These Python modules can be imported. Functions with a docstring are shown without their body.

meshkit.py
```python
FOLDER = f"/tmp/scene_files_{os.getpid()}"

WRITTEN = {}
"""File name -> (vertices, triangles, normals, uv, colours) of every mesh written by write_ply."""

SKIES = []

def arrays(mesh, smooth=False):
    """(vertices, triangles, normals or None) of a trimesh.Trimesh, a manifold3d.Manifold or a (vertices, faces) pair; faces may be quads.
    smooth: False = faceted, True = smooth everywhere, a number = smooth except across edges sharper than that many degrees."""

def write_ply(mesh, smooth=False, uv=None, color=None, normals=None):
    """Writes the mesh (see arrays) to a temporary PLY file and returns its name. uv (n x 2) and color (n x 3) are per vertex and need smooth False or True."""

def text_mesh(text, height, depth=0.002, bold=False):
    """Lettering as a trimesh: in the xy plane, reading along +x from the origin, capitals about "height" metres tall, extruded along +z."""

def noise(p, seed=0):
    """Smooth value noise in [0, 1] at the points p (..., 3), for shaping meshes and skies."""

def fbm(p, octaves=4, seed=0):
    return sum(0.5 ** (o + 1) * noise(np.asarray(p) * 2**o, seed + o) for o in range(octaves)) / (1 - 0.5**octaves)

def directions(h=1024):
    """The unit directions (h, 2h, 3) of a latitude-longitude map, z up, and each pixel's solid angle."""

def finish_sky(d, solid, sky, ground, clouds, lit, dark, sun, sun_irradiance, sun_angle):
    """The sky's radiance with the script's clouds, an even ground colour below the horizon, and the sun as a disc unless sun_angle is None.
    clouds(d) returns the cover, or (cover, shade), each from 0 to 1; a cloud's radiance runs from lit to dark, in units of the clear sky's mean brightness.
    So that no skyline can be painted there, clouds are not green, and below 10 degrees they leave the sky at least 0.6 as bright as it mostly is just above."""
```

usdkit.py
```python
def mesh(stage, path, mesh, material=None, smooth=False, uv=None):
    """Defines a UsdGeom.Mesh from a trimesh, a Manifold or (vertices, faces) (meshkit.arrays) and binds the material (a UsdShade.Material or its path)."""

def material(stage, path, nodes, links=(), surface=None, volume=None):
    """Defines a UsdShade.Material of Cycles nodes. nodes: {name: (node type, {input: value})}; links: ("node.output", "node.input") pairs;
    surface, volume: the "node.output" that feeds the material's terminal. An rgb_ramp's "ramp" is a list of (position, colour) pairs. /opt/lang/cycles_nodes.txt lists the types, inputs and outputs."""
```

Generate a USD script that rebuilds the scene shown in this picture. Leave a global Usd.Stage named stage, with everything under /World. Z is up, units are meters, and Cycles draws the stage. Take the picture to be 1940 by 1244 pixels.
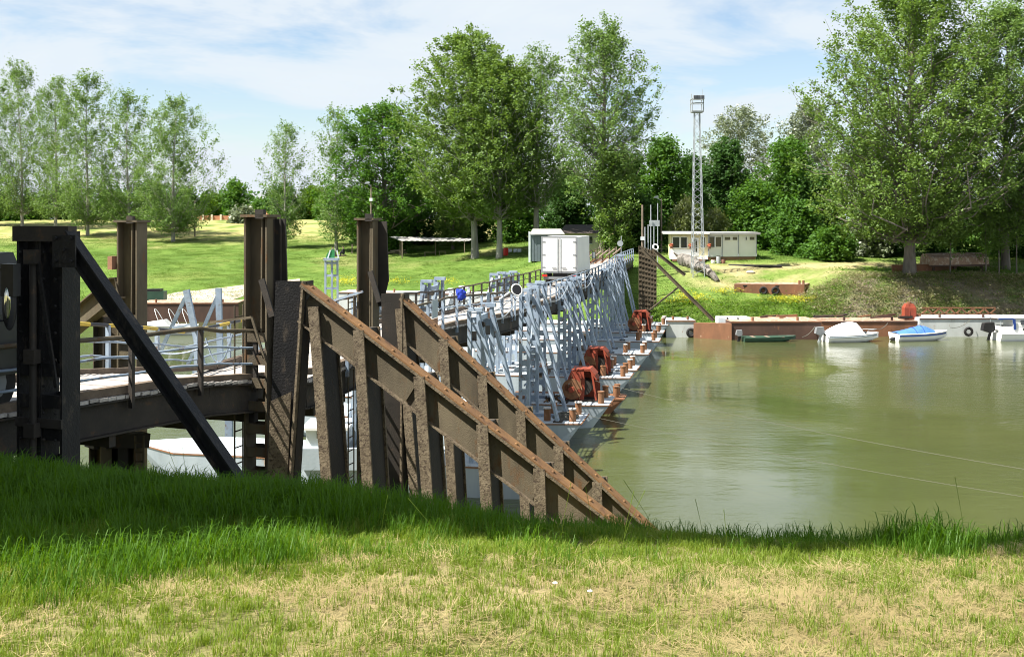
import math, numpy as np, trimesh, usdkit, meshkit
from pxr import Usd, UsdGeom, UsdLux, UsdShade, Gf, Sdf, Vt

stage = Usd.Stage.CreateInMemory()
UsdGeom.SetStageUpAxis(stage, UsdGeom.Tokens.z)
UsdGeom.SetStageMetersPerUnit(stage, 1.0)
UsdGeom.Xform.Define(stage, '/World')
UsdGeom.Scope.Define(stage, '/World/Looks')
PI = math.pi

# ------------------------------------------------------------------ camera, sky, sun
F, HZ, CX, EYE = 2080.0, 415.0, 970.0, 10.2      # focal length and horizon in pixels of the 1940 wide photograph, eye height over the water
cam = UsdGeom.Camera.Define(stage, '/World/camera')
cam.AddTranslateOp().Set(Gf.Vec3d(0, 0, EYE))
cam.AddRotateXOp().Set(90.0)
cam.CreateHorizontalApertureAttr(36.0)
cam.CreateVerticalApertureAttr(36.0 * 656 / 1024)
cam.CreateFocalLengthAttr(36.0 * F / 1940)
cam.CreateVerticalApertureOffsetAttr(-36.0 * 207 / 1940)
cam.CreateClippingRangeAttr(Gf.Vec2f(0.1, 10000))
cam.CreateExposureAttr(1.55)

SUN_EL = math.radians(56)
sh = np.array([-0.93, -0.37]); sh /= np.linalg.norm(sh)
SUN = np.array([sh[0] * math.cos(SUN_EL), sh[1] * math.cos(SUN_EL), math.sin(SUN_EL)])
sky = UsdLux.DomeLight.Define(stage, '/World/sky')
sky.GetPrim().SetCustomDataByKey('kind', 'structure')
usdkit.material(stage, '/World/Looks/sky_air', {
    'tc': ('texture_coordinate', {}),
    'sky': ('sky_texture', {'sky_type': 'single_scattering', 'sun_disc': False, 'sun_elevation': SUN_EL, 'sun_rotation': math.atan2(SUN[0], SUN[1]),
                            'air_density': 1.0, 'aerosol_density': 0.7}),
    'sep': ('separate_xyz', {}),
    'zz': ('math', {'math_type': 'add', 'value2': 0.16}),
    'comb': ('combine_xyz', {'z': 0.0}),
    'dx': ('math', {'math_type': 'divide'}), 'dy': ('math', {'math_type': 'divide'}),
    'n1': ('noise_texture', {'scale': 1.15, 'detail': 10.0, 'roughness': 0.60, 'distortion': 0.35}),
    'n2': ('noise_texture', {'scale': 0.55, 'detail': 3.0, 'roughness': 0.5}),
    'add': ('math', {'math_type': 'multiply_add', 'value2': 0.7}),
    'ramp': ('rgb_ramp', {'ramp': [(0.715, (0.0, 0.0, 0.0)), (0.78, (0.42, 0.42, 0.42)), (0.86, (0.88, 0.88, 0.88)), (0.96, (1.0, 1.0, 1.0))]}),
    'hz': ('map_range', {'range_type': 'smoothstep', 'from_min': 0.0, 'from_max': 0.30, 'to_min': 0.16, 'to_max': 0.0, 'clamp': True}),
    'mx': ('math', {'math_type': 'maximum'}),
    'mix': ('mix', {'color2': (4.9, 5.35, 5.75)}),
    'bg': ('background_shader', {'strength': 0.058}),
}, [('tc.generated', 'sep.vector'), ('sep.z', 'zz.value1'), ('sep.x', 'dx.value1'), ('zz.value', 'dx.value2'), ('sep.y', 'dy.value1'), ('zz.value', 'dy.value2'),
    ('dx.value', 'comb.x'), ('dy.value', 'comb.y'), ('comb.vector', 'n1.vector'), ('comb.vector', 'n2.vector'),
    ('n2.fac', 'add.value1'), ('n1.fac', 'add.value3'), ('add.value', 'ramp.fac'), ('sep.z', 'hz.value'), ('hz.result', 'mx.value1'), ('ramp.color', 'mx.value2'), ('mx.value', 'mix.fac'), ('sky.color', 'mix.color1'), ('mix.color', 'bg.color')],
    surface='bg.background')
UsdShade.MaterialBindingAPI.Apply(sky.GetPrim()).Bind(UsdShade.Material.Get(stage, '/World/Looks/sky_air'))
sun = UsdLux.DistantLight.Define(stage, '/World/sun')
sun.CreateNormalizeAttr(True); sun.CreateIntensityAttr(1.25); sun.CreateAngleAttr(0.5); sun.CreateColorAttr(Gf.Vec3f(1.0, 0.95, 0.86))
zax = SUN; xax = np.cross([0, 0, 1.0], zax); xax /= np.linalg.norm(xax); yax = np.cross(zax, xax)
sun.AddTransformOp().Set(Gf.Matrix4d(*xax, 0, *yax, 0, *zax, 0, 0, 0, 60, 1))

# ------------------------------------------------------------------ helpers
rng = np.random.default_rng(7)
V = lambda *a: np.array(a, float)


def at(px, py, Y):
    """The point Y metres away that the photograph shows at (px, py)."""
    return V((px - CX) / F * Y, Y, EYE - (py - HZ) / F * Y)


def unit(v):
    v = np.asarray(v, float)
    return v / (np.linalg.norm(v) + 1e-12)


class B:
    """Collects shapes into one mesh."""
    def __init__(s): s.v, s.f, s.n = [], [], 0

    def add(s, v, f):
        s.v.append(np.asarray(v, float)); s.f.append(np.asarray(f, int) + s.n); s.n += len(v); return s

    def tm(s, m): return s.add(m.vertices, m.faces)

    def frame(s, p0, p1, up=(0, 0, 1)):
        p0, p1 = np.asarray(p0, float), np.asarray(p1, float)
        a = unit(p1 - p0); up = np.asarray(up, float)
        if abs(np.dot(a, unit(up))) > 0.99: up = V(0, 1, 0) if abs(a[1]) < 0.9 else V(1, 0, 0)
        b = unit(np.cross(up, a)); c = np.cross(a, b)
        return p0, p1, a, b, c

    def bar(s, p0, p1, w, h, up=(0, 0, 1), off=(0, 0), taper=1.0):
        """A beam from p0 to p1, w wide, h tall along up; off moves it sideways and up."""
        p0, p1, a, b, c = s.frame(p0, p1, up)
        q = b * off[0] + c * off[1]
        vs = []
        for p, k in ((p0, 1.0), (p1, taper)):
            for x, y in ((-1, -1), (1, -1), (1, 1), (-1, 1)): vs.append(p + q + b * x * w / 2 * k + c * y * h / 2 * k)
        return s.add(vs, [[0, 2, 1], [0, 3, 2], [4, 5, 6], [4, 6, 7], [0, 1, 5], [0, 5, 4], [1, 2, 6], [1, 6, 5], [2, 3, 7], [2, 7, 6], [3, 0, 4], [3, 4, 7]])

    def box(s, c, size, ax=None):
        """A box centred at c; ax = its x direction in the plan."""
        c = np.asarray(c, float); a = unit(ax if ax is not None else V(1, 0, 0))
        return s.bar(c - a * size[0] / 2, c + a * size[0] / 2, size[1], size[2])

    def hbeam(s, p0, p1, depth, width, t=0.03, side=(1, 0, 0)):
        """An H section: the flanges lie depth apart along side."""
        p0, p1, a, b, c = s.frame(p0, p1, side)
        for k in (-1, 1): s.bar(p0, p1, width, t, side, (0, k * (depth - t) / 2))
        return s.bar(p0, p1, t * 0.7, depth - 2 * t, side)

    def tube(s, pts, r, sides=6, cap=True):
        pts = np.asarray(pts, float); r = np.broadcast_to(r, (len(pts),)).astype(float)
        t = np.gradient(pts, axis=0); t /= np.linalg.norm(t, axis=1, keepdims=True) + 1e-12
        ref = V(0, 0, 1) if abs(t[0][2]) < 0.9 else V(1, 0, 0)
        a = np.cross(t, ref); a /= np.linalg.norm(a, axis=1, keepdims=True) + 1e-12
        b = np.cross(t, a); g = np.arange(sides) * 2 * PI / sides
        v = (pts[:, None] + r[:, None, None] * (np.cos(g)[None, :, None] * a[:, None] + np.sin(g)[None, :, None] * b[:, None])).reshape(-1, 3)
        f = []
        for i in range(len(pts) - 1):
            for j in range(sides):
                k = (j + 1) % sides; f += [[i * sides + j, i * sides + k, (i + 1) * sides + k], [i * sides + j, (i + 1) * sides + k, (i + 1) * sides + j]]
        if cap:
            o = len(v); v = np.vstack([v, pts[0], pts[-1]]); e = (len(pts) - 1) * sides
            for j in range(sides):
                k = (j + 1) % sides; f += [[o, k, j], [o + 1, e + j, e + k]]
        return s.add(v, f)

    def cyl(s, p0, p1, r, sides=12, r1=None): return s.tube([p0, p1], [r, r if r1 is None else r1], sides)

    def prism(s, outline, thick):
        """A plate: a planar outline (n x 3) and its thickness vector."""
        o = np.asarray(outline, float); n = len(o); th = np.asarray(thick, float)
        nrm = sum(np.cross(o[i] - o[0], o[(i + 1) % n] - o[0]) for i in range(n))
        from shapely.geometry import Polygon
        u = unit(o[1] - o[0]); w = unit(np.cross(nrm, u))
        p2 = np.stack([(o - o[0]) @ u, (o - o[0]) @ w], 1)
        tv, tf = trimesh.creation.triangulate_polygon(Polygon(p2), engine='earcut')
        v3 = o[0] + tv[:, :1] * u + tv[:, 1:] * w; m = len(v3)
        f = [*(tf.tolist()), *((tf[:, ::-1] + m).tolist())]
        vv = np.vstack([v3, v3 + th, o, o + th]); q = 2 * m
        for i in range(n):
            k = (i + 1) % n; f += [[q + i, q + k, q + n + k], [q + i, q + n + k, q + n + i]]
        return s.add(vv, f)

    def hull(s, pts): return s.tm(trimesh.convex.convex_hull(np.asarray(pts, float)))

    def get(s):
        m = trimesh.Trimesh(np.vstack(s.v), np.vstack(s.f), process=False)
        return m


names = {}


def numbered(parent, name):
    k = names.get((parent, name), -1) + 1; names[(parent, name)] = k
    return name if k == 0 else f'{name}_{k:03d}'


LOC = {}


def tag(p, label=None, cat=None, group=None, kind=None):
    for k, v in (('label', label), ('category', cat), ('group', group), ('kind', kind)):
        if v: p.SetCustomDataByKey(k, v)
    return p


def thing(name, label, cat, loc=(0, 0, 0), group=None):
    path = '/World/' + numbered('/World', name)
    x = UsdGeom.Xform.Define(stage, path); x.AddTranslateOp().Set(Gf.Vec3d(*map(float, loc)))
    LOC[path] = np.asarray(loc, float)
    return tag(x.GetPrim(), label, cat, group)


def part(parent, name, shape, mat, label=None, smooth=False, kind=None):
    """One mesh, given in world coordinates, as a part of a thing or of a part."""
    pp = str(parent.GetPath()); path = pp + '/' + numbered(pp, name)
    m = shape.get() if isinstance(shape, B) else shape
    loc = LOC[pp]; LOC[path] = loc
    p = usdkit.mesh(stage, path, (np.asarray(m.vertices) - loc, np.asarray(m.faces)), M[mat], smooth=smooth).GetPrim()
    return tag(p, label, kind=kind)


def single(name, shape, mat, label=None, cat=None, group=None, kind=None, smooth=False):
    """A thing that is one mesh."""
    path = '/World/' + numbered('/World', name); LOC[path] = V(0, 0, 0)
    m = shape.get() if isinstance(shape, B) else shape
    p = usdkit.mesh(stage, path, m, M[mat], smooth=smooth).GetPrim()
    return tag(p, label, cat, group, kind)


# ------------------------------------------------------------------ materials
M = {}


def weathered(name, a, b, spot=None, amount=0.5, scale=1.5, rough=0.6, bump=0.25, bscale=30.0, metal=0.0, stretch=(1, 1, 1), spot_scale=3.0, spec=0.3):
    nodes = {
        'g': ('geometry', {}), 'mp': ('mapping', {'scale': stretch}),
        'n': ('noise_texture', {'scale': scale, 'detail': 6.0, 'roughness': 0.65}),
        'r': ('rgb_ramp', {'ramp': [(0.32, b), (0.68, a)]}),
        'n3': ('noise_texture', {'scale': bscale, 'detail': 4.0, 'roughness': 0.6}),
        'bump': ('bump', {'strength': bump, 'distance': 0.02}),
        'p': ('principled_bsdf', {'roughness': rough, 'metallic': metal, 'specular_ior_level': spec}),
    }
    links = [('g.position', 'mp.vector'), ('mp.vector', 'n.vector'), ('n.fac', 'r.fac'), ('g.position', 'n3.vector'), ('n3.fac', 'bump.height'), ('bump.normal', 'p.normal')]
    if spot:
        nodes |= {'n2': ('noise_texture', {'scale': spot_scale, 'detail': 8.0, 'roughness': 0.7}),
                  'r2': ('rgb_ramp', {'ramp': [(1 - amount - 0.04, (0, 0, 0)), (1 - amount + 0.06, (1, 1, 1))]}),
                  'm': ('mix', {'color2': spot})}
        links += [('mp.vector', 'n2.vector'), ('n2.fac', 'r2.fac'), ('r2.color', 'm.fac'), ('r.color', 'm.color1'), ('m.color', 'p.base_color')]
    else:
        links.append(('r.color', 'p.base_color'))
    M[name] = usdkit.material(stage, '/World/Looks/' + name, nodes, links, surface='p.BSDF')


weathered('rusty_steel', (0.118, 0.096, 0.061), (0.050, 0.040, 0.026), (0.095, 0.050, 0.021), 0.40, 1.3, 0.75, 0.6, 45, stretch=(1, 1, 0.35), spot_scale=3.5)
weathered('rough_steel', (0.165, 0.132, 0.088), (0.075, 0.057, 0.036), (0.046, 0.032, 0.022), 0.45, 5.0, 0.85, 1.0, 26, spot_scale=14.0)
weathered('orange_rust', (0.185, 0.098, 0.038), (0.105, 0.055, 0.024), (0.07, 0.036, 0.018), 0.42, 2.2, 0.8, 0.5, 40)
weathered('black_steel', (0.014, 0.013, 0.013), (0.005, 0.005, 0.006), (0.045, 0.036, 0.028), 0.40, 2.5, 0.6, 0.7, 22, stretch=(1, 1, 0.4), spot_scale=5.0)  # near-black steel of the left tower; on the nearest girder end, painted shade
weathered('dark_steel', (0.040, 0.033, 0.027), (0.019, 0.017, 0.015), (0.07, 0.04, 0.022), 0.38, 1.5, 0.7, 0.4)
weathered('shaded_web_steel', (0.030, 0.025, 0.020), (0.012, 0.011, 0.010), (0.055, 0.032, 0.017), 0.36, 1.6, 0.75, 0.5, 30, stretch=(1, 1, 0.4))  # darker steel: the shade on the post webs is put into the colour
weathered('grey_paint', (0.30, 0.365, 0.445), (0.155, 0.20, 0.265), (0.13, 0.085, 0.055), 0.39, 1.1, 0.5, 0.2, 30, spot_scale=4.0)
weathered('pale_paint', (0.66, 0.70, 0.72), (0.5, 0.55, 0.58), (0.3, 0.2, 0.13), 0.35, 1.1, 0.5, 0.2, 30, spot_scale=4.0)
weathered('hull_grey', (0.34, 0.39, 0.43), (0.25, 0.295, 0.33), (0.22, 0.15, 0.10), 0.35, 0.9, 0.5, 0.25, 12, stretch=(1, 1, 0.25), spot_scale=2.0)
weathered('deck_grey', (0.47, 0.52, 0.56), (0.35, 0.40, 0.43), (0.26, 0.2, 0.15), 0.37, 0.8, 0.55, 0.25, 15)
weathered('red_oxide', (0.29, 0.058, 0.030), (0.18, 0.038, 0.022), (0.12, 0.05, 0.03), 0.38, 1.6, 0.55, 0.3)
weathered('bollard_rust', (0.24, 0.11, 0.05), (0.13, 0.065, 0.035), (0.36, 0.36, 0.36), 0.34, 3.0, 0.8, 0.5)
weathered('bollard_cap', (0.62, 0.6, 0.58), (0.45, 0.42, 0.4), (0.28, 0.15, 0.08), 0.4, 4.0, 0.6, 0.3)
for k, (a, b) in enumerate((((0.42, 0.39, 0.36), (0.31, 0.28, 0.255)), ((0.36, 0.335, 0.31), (0.26, 0.235, 0.215)), ((0.47, 0.44, 0.405), (0.35, 0.32, 0.295)))):
    weathered(f'plank_wood_{k}', a, b, (0.22, 0.18, 0.15), 0.33, 2.0, 0.85, 0.5, 30, stretch=(1.0, 6.0, 1.0))
weathered('wood_edge', (0.16, 0.12, 0.085), (0.08, 0.06, 0.045), None, 0, 3.0, 0.85, 0.5, 30)
weathered('white_gel', (0.68, 0.68, 0.67), (0.60, 0.60, 0.59), None, 0, 0.7, 0.25, 0.02, 20, spec=0.5)
weathered('white_canvas', (0.70, 0.70, 0.70), (0.58, 0.59, 0.61), None, 0, 1.5, 0.8, 0.5, 6)
weathered('blue_canvas', (0.065, 0.17, 0.47), (0.042, 0.12, 0.36), None, 0, 1.5, 0.75, 0.5, 6)
weathered('blue_stripe', (0.02, 0.05, 0.22), (0.015, 0.04, 0.16), None, 0, 1.0, 0.3, 0.02)
weathered('royal_blue', (0.02, 0.05, 0.42), (0.012, 0.03, 0.26), None, 0, 4.0, 0.8, 0.4, 12)
weathered('green_boat', (0.035, 0.075, 0.05), (0.022, 0.05, 0.034), (0.10, 0.09, 0.06), 0.33, 1.0, 0.5, 0.1)
weathered('black_plastic', (0.02, 0.02, 0.022), (0.014, 0.014, 0.015), None, 0, 3.0, 0.35, 0.05)
weathered('rubber', (0.022, 0.021, 0.02), (0.014, 0.013, 0.013), None, 0, 6.0, 0.8, 0.3)
weathered('barge_rust', (0.22, 0.098, 0.05), (0.12, 0.06, 0.033), (0.42, 0.3, 0.2), 0.33, 0.8, 0.7, 0.4, 20, stretch=(1, 1, 0.4))
weathered('barge_brown', (0.10, 0.055, 0.04), (0.06, 0.036, 0.028), (0.22, 0.10, 0.05), 0.33, 0.7, 0.6, 0.3, 20, stretch=(1, 1, 0.4))
weathered('barge_deck', (0.36, 0.24, 0.165), (0.23, 0.145, 0.10), (0.48, 0.40, 0.33), 0.45, 0.9, 0.75, 0.4)
weathered('barge_white', (0.50, 0.52, 0.51), (0.38, 0.40, 0.39), (0.25, 0.13, 0.07), 0.34, 0.7, 0.55, 0.2, 20, stretch=(1, 1, 0.4))
weathered('cabin_white', (0.80, 0.80, 0.77), (0.72, 0.72, 0.69), (0.5, 0.5, 0.47), 0.3, 0.6, 0.6, 0.1)
weathered('cabin_cream', (0.80, 0.72, 0.46), (0.74, 0.66, 0.41), None, 0, 0.6, 0.6, 0.1)
weathered('cabin_grey', (0.33, 0.35, 0.37), (0.25, 0.27, 0.29), None, 0, 0.6, 0.6, 0.1)
weathered('brick_base', (0.26, 0.13, 0.085), (0.19, 0.095, 0.065), None, 0, 3, 0.8, 0.4)
weathered('roof_felt', (0.36, 0.36, 0.36), (0.27, 0.27, 0.275), None, 0, 1.2, 0.8, 0.3)
weathered('asbestos_sheet', (0.33, 0.325, 0.31), (0.23, 0.225, 0.215), (0.17, 0.17, 0.15), 0.36, 0.8, 0.8, 0.3)
weathered('shed_metal', (0.15, 0.18, 0.20), (0.10, 0.125, 0.145), (0.22, 0.24, 0.25), 0.36, 0.8, 0.5, 0.2)
weathered('plaster_cream', (0.62, 0.56, 0.44), (0.52, 0.47, 0.37), None, 0, 0.8, 0.85, 0.3)
weathered('brown_tiles', (0.075, 0.06, 0.05), (0.045, 0.036, 0.03), None, 0, 2.0, 0.8, 0.5)
weathered('red_tiles', (0.42, 0.17, 0.085), (0.32, 0.125, 0.065), None, 0, 1.0, 0.8, 0.5)
weathered('orange_brick', (0.46, 0.21, 0.12), (0.36, 0.155, 0.09), None, 0, 0.8, 0.85, 0.4)
weathered('brown_brick', (0.23, 0.12, 0.085), (0.16, 0.085, 0.06), None, 0, 1.0, 0.85, 0.4)
weathered('galvanised', (0.40, 0.43, 0.45), (0.3, 0.33, 0.35), (0.3, 0.28, 0.26), 0.33, 2.0, 0.45, 0.1, metal=0.3)
weathered('truck_white', (0.64, 0.64, 0.63), (0.58, 0.58, 0.575), (0.55, 0.54, 0.52), 0.28, 0.7, 0.4, 0.05)
weathered('truck_frame', (0.20, 0.21, 0.22), (0.15, 0.16, 0.17), None, 0, 1.0, 0.5, 0.1)
weathered('lamp_red', (0.5, 0.03, 0.02), (0.42, 0.025, 0.018), None, 0, 1.0, 0.3, 0.02)
weathered('flower_red', (0.40, 0.05, 0.035), (0.12, 0.09, 0.03), None, 0, 9.0, 0.8, 0.3)
weathered('yellow_paint', (0.50, 0.36, 0.05), (0.38, 0.27, 0.05), (0.12, 0.1, 0.05), 0.4, 2.0, 0.6, 0.2)
weathered('bark', (0.17, 0.15, 0.125), (0.09, 0.078, 0.065), None, 0, 3.0, 0.9, 0.8, 12, stretch=(1, 1, 0.25))
weathered('pale_bark', (0.30, 0.285, 0.25), (0.17, 0.16, 0.14), None, 0, 2.0, 0.9, 0.6, 12, stretch=(1, 1, 0.3))
weathered('log_grey', (0.24, 0.22, 0.195), (0.09, 0.08, 0.07), (0.06, 0.055, 0.05), 0.42, 2.0, 0.9, 0.9, 10)
weathered('old_wood', (0.24, 0.19, 0.145), (0.14, 0.11, 0.085), None, 0, 3.0, 0.9, 0.5)
weathered('rope', (0.15, 0.148, 0.125), (0.11, 0.108, 0.09), None, 0, 8.0, 0.9, 0.3)
weathered('skin', (0.45, 0.27, 0.2), (0.4, 0.24, 0.18), None, 0, 4.0, 0.6, 0.05)
weathered('dark_cloth', (0.025, 0.025, 0.035), (0.016, 0.016, 0.02), None, 0, 6.0, 0.9, 0.4)
weathered('grey_cloth', (0.14, 0.13, 0.16), (0.09, 0.085, 0.1), None, 0, 6.0, 0.9, 0.4)
weathered('green_paint', (0.03, 0.20, 0.07), (0.02, 0.14, 0.05), None, 0, 3.0, 0.5, 0.1)
weathered('wood_red', (0.30, 0.16, 0.095), (0.2, 0.105, 0.065), None, 0, 2.0, 0.8, 0.4)
M['window_glass'] = usdkit.material(stage, '/World/Looks/window_glass', {'p': ('principled_bsdf', {'base_color': (0.03, 0.035, 0.04), 'roughness': 0.06, 'specular_ior_level': 0.8})}, surface='p.BSDF')
M['mirror_glass'] = usdkit.material(stage, '/World/Looks/mirror_glass', {'p': ('principled_bsdf', {'base_color': (0.75, 0.78, 0.8), 'roughness': 0.05, 'metallic': 1.0})}, surface='p.BSDF')
M['clear_pane'] = usdkit.material(stage, '/World/Looks/clear_pane', {'t': ('transparent_bsdf', {'color': (0.72, 0.8, 0.82)}), 'g': ('glossy_bsdf', {'roughness': 0.05}), 'f': ('fresnel', {'IOR': 1.6}), 'm': ('mix_closure', {})},
                                [('f.fac', 'm.fac'), ('t.BSDF', 'm.closure1'), ('g.BSDF', 'm.closure2')], surface='m.closure')


def leaf_mat(name, ramp, trans=0.38, gloss=0.03, vary=0.12, rough=0.42):
    """Leaves: every leaf its own tone, and slow changes of tone through the crown."""
    nodes = {'g': ('geometry', {}), 'n': ('noise_texture', {'scale': vary, 'detail': 2.0}),
             'a': ('math', {'math_type': 'multiply_add', 'value2': 0.62}), 's': ('math', {'math_type': 'multiply', 'value2': 0.42}),
             'r': ('rgb_ramp', {'ramp': ramp}), 'd': ('diffuse_bsdf', {}), 't': ('translucent_bsdf', {}),
             'hs': ('hsv', {'hue': 0.485, 'saturation': 1.1, 'value': 1.25}), 'm': ('mix_closure', {'fac': trans}),
             'gl': ('glossy_bsdf', {'color': (1, 1, 1), 'roughness': rough}), 'm2': ('mix_closure', {'fac': gloss})}
    links = [('g.position', 'n.vector'), ('n.fac', 's.value1'), ('g.random_per_island', 'a.value1'), ('s.value', 'a.value3'), ('a.value', 'r.fac'), ('r.color', 'd.color'),
             ('r.color', 'hs.color'), ('hs.color', 't.color'), ('d.BSDF', 'm.closure1'), ('t.BSDF', 'm.closure2'), ('m.closure', 'm2.closure1'), ('gl.BSDF', 'm2.closure2')]
    M[name] = usdkit.material(stage, '/World/Looks/' + name, nodes, links, surface='m2.closure')


leaf_mat('poplar_leaf', [(0.15, (0.105, 0.180, 0.034)), (0.55, (0.158, 0.252, 0.050)), (0.9, (0.225, 0.320, 0.105))], 0.42, 0.02, rough=0.6)
leaf_mat('silver_leaf', [(0.15, (0.110, 0.190, 0.046)), (0.55, (0.160, 0.255, 0.066)), (0.9, (0.235, 0.330, 0.130))], 0.42, 0.02, rough=0.6)
leaf_mat('broad_leaf', [(0.15, (0.062, 0.145, 0.022)), (0.55, (0.100, 0.210, 0.030)), (0.9, (0.155, 0.275, 0.045))], 0.42, 0.012, rough=0.6)
leaf_mat('dark_leaf', [(0.15, (0.042, 0.100, 0.022)), (0.55, (0.066, 0.145, 0.028)), (0.9, (0.105, 0.195, 0.042))], 0.40, 0.012, rough=0.6)
leaf_mat('willow_leaf', [(0.15, (0.120, 0.155, 0.035)), (0.55, (0.165, 0.205, 0.045)), (0.9, (0.220, 0.255, 0.075))], 0.40, 0.05)
leaf_mat('ash_leaf', [(0.15, (0.130, 0.165, 0.085)), (0.55, (0.180, 0.215, 0.120)), (0.9, (0.240, 0.265, 0.175))], 0.34, 0.06)
leaf_mat('weed_leaf', [(0.15, (0.085, 0.170, 0.018)), (0.55, (0.130, 0.235, 0.026)), (0.85, (0.180, 0.285, 0.038)), (1.0, (0.23, 0.29, 0.07))], 0.48, 0.01, vary=0.35, rough=0.6)
leaf_mat('meadow_blade', [(0.15, (0.064, 0.118, 0.020)), (0.55, (0.100, 0.164, 0.029)), (0.85, (0.148, 0.208, 0.044)), (1.0, (0.19, 0.23, 0.065))], 0.45, 0.01, vary=0.35, rough=0.6)
leaf_mat('yellow_bloom', [(0.2, (0.45, 0.42, 0.02)), (0.9, (0.62, 0.56, 0.03))], 0.3, 0.02)
leaf_mat('dry_weed', [(0.15, (0.20, 0.19, 0.09)), (0.55, (0.30, 0.27, 0.14)), (0.9, (0.40, 0.36, 0.22))], 0.3, 0.03)
leaf_mat('grass_green', [(0.15, (0.060, 0.140, 0.010)), (0.55, (0.120, 0.245, 0.016)), (0.95, (0.200, 0.330, 0.035))], 0.45, 0.012, vary=1.3, rough=0.5)
leaf_mat('grass_short', [(0.10, (0.130, 0.200, 0.022)), (0.55, (0.215, 0.285, 0.045)), (0.95, (0.340, 0.360, 0.11))], 0.42, 0.012, vary=1.3, rough=0.5)
leaf_mat('straw', [(0.10, (0.27, 0.215, 0.095)), (0.5, (0.41, 0.345, 0.175)), (0.95, (0.56, 0.49, 0.30))], 0.22, 0.03, vary=1.5, rough=0.5)

# ------------------------------------------------------------------ ground: the near bank, the river, the far bank
def lerp(x, pts):
    p = np.asarray(pts, float); return np.interp(x, p[:, 0], p[:, 1])


def sstep(a, b, x):
    t = np.clip((np.asarray(x, float) - a) / (b - a), 0, 1); return t * t * (3 - 2 * t)


def fb(x, y, s, seed, o=3): return meshkit.fbm(np.stack([np.asarray(x) * s, np.asarray(y) * s, np.zeros_like(np.asarray(x, float))], -1), o, seed) - 0.5


def lip(x): return lerp(x, [(-30, 13), (-8, 10.3), (-3.9, 8.8), (-1.7, 7.5), (0.2, 6.5), (1.5, 6.05), (2.8, 5.95), (4, 6.1), (30, 6.5)])


def near_z(x, y):
    x, y = np.broadcast_arrays(np.asarray(x, float), np.asarray(y, float))
    L = lip(x)
    top = 8.60 - 0.040 * (np.clip(y, -5, 14) - 4) - 0.20 * sstep(0.5, -3.5, x) * sstep(4.5, 8.5, y) - 0.105 * sstep(4.4, 6.4, y)
    u = y - L
    drop = 0.305 * (np.sqrt(u * u + 0.35) + u) / 2 - 0.03
    return np.maximum(top - drop, -2.5) + 0.10 * fb(x, y, 0.9, 3) * sstep(35, 15, np.abs(x)) + 0.05 * fb(x, y, 3.1, 5)


def water_edge(x): return lerp(x, [(-60, 117), (-40, 116), (-20, 113), (0, 105), (8, 100), (14, 97.6), (50, 98.2), (120, 101), (400, 110)])


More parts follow.
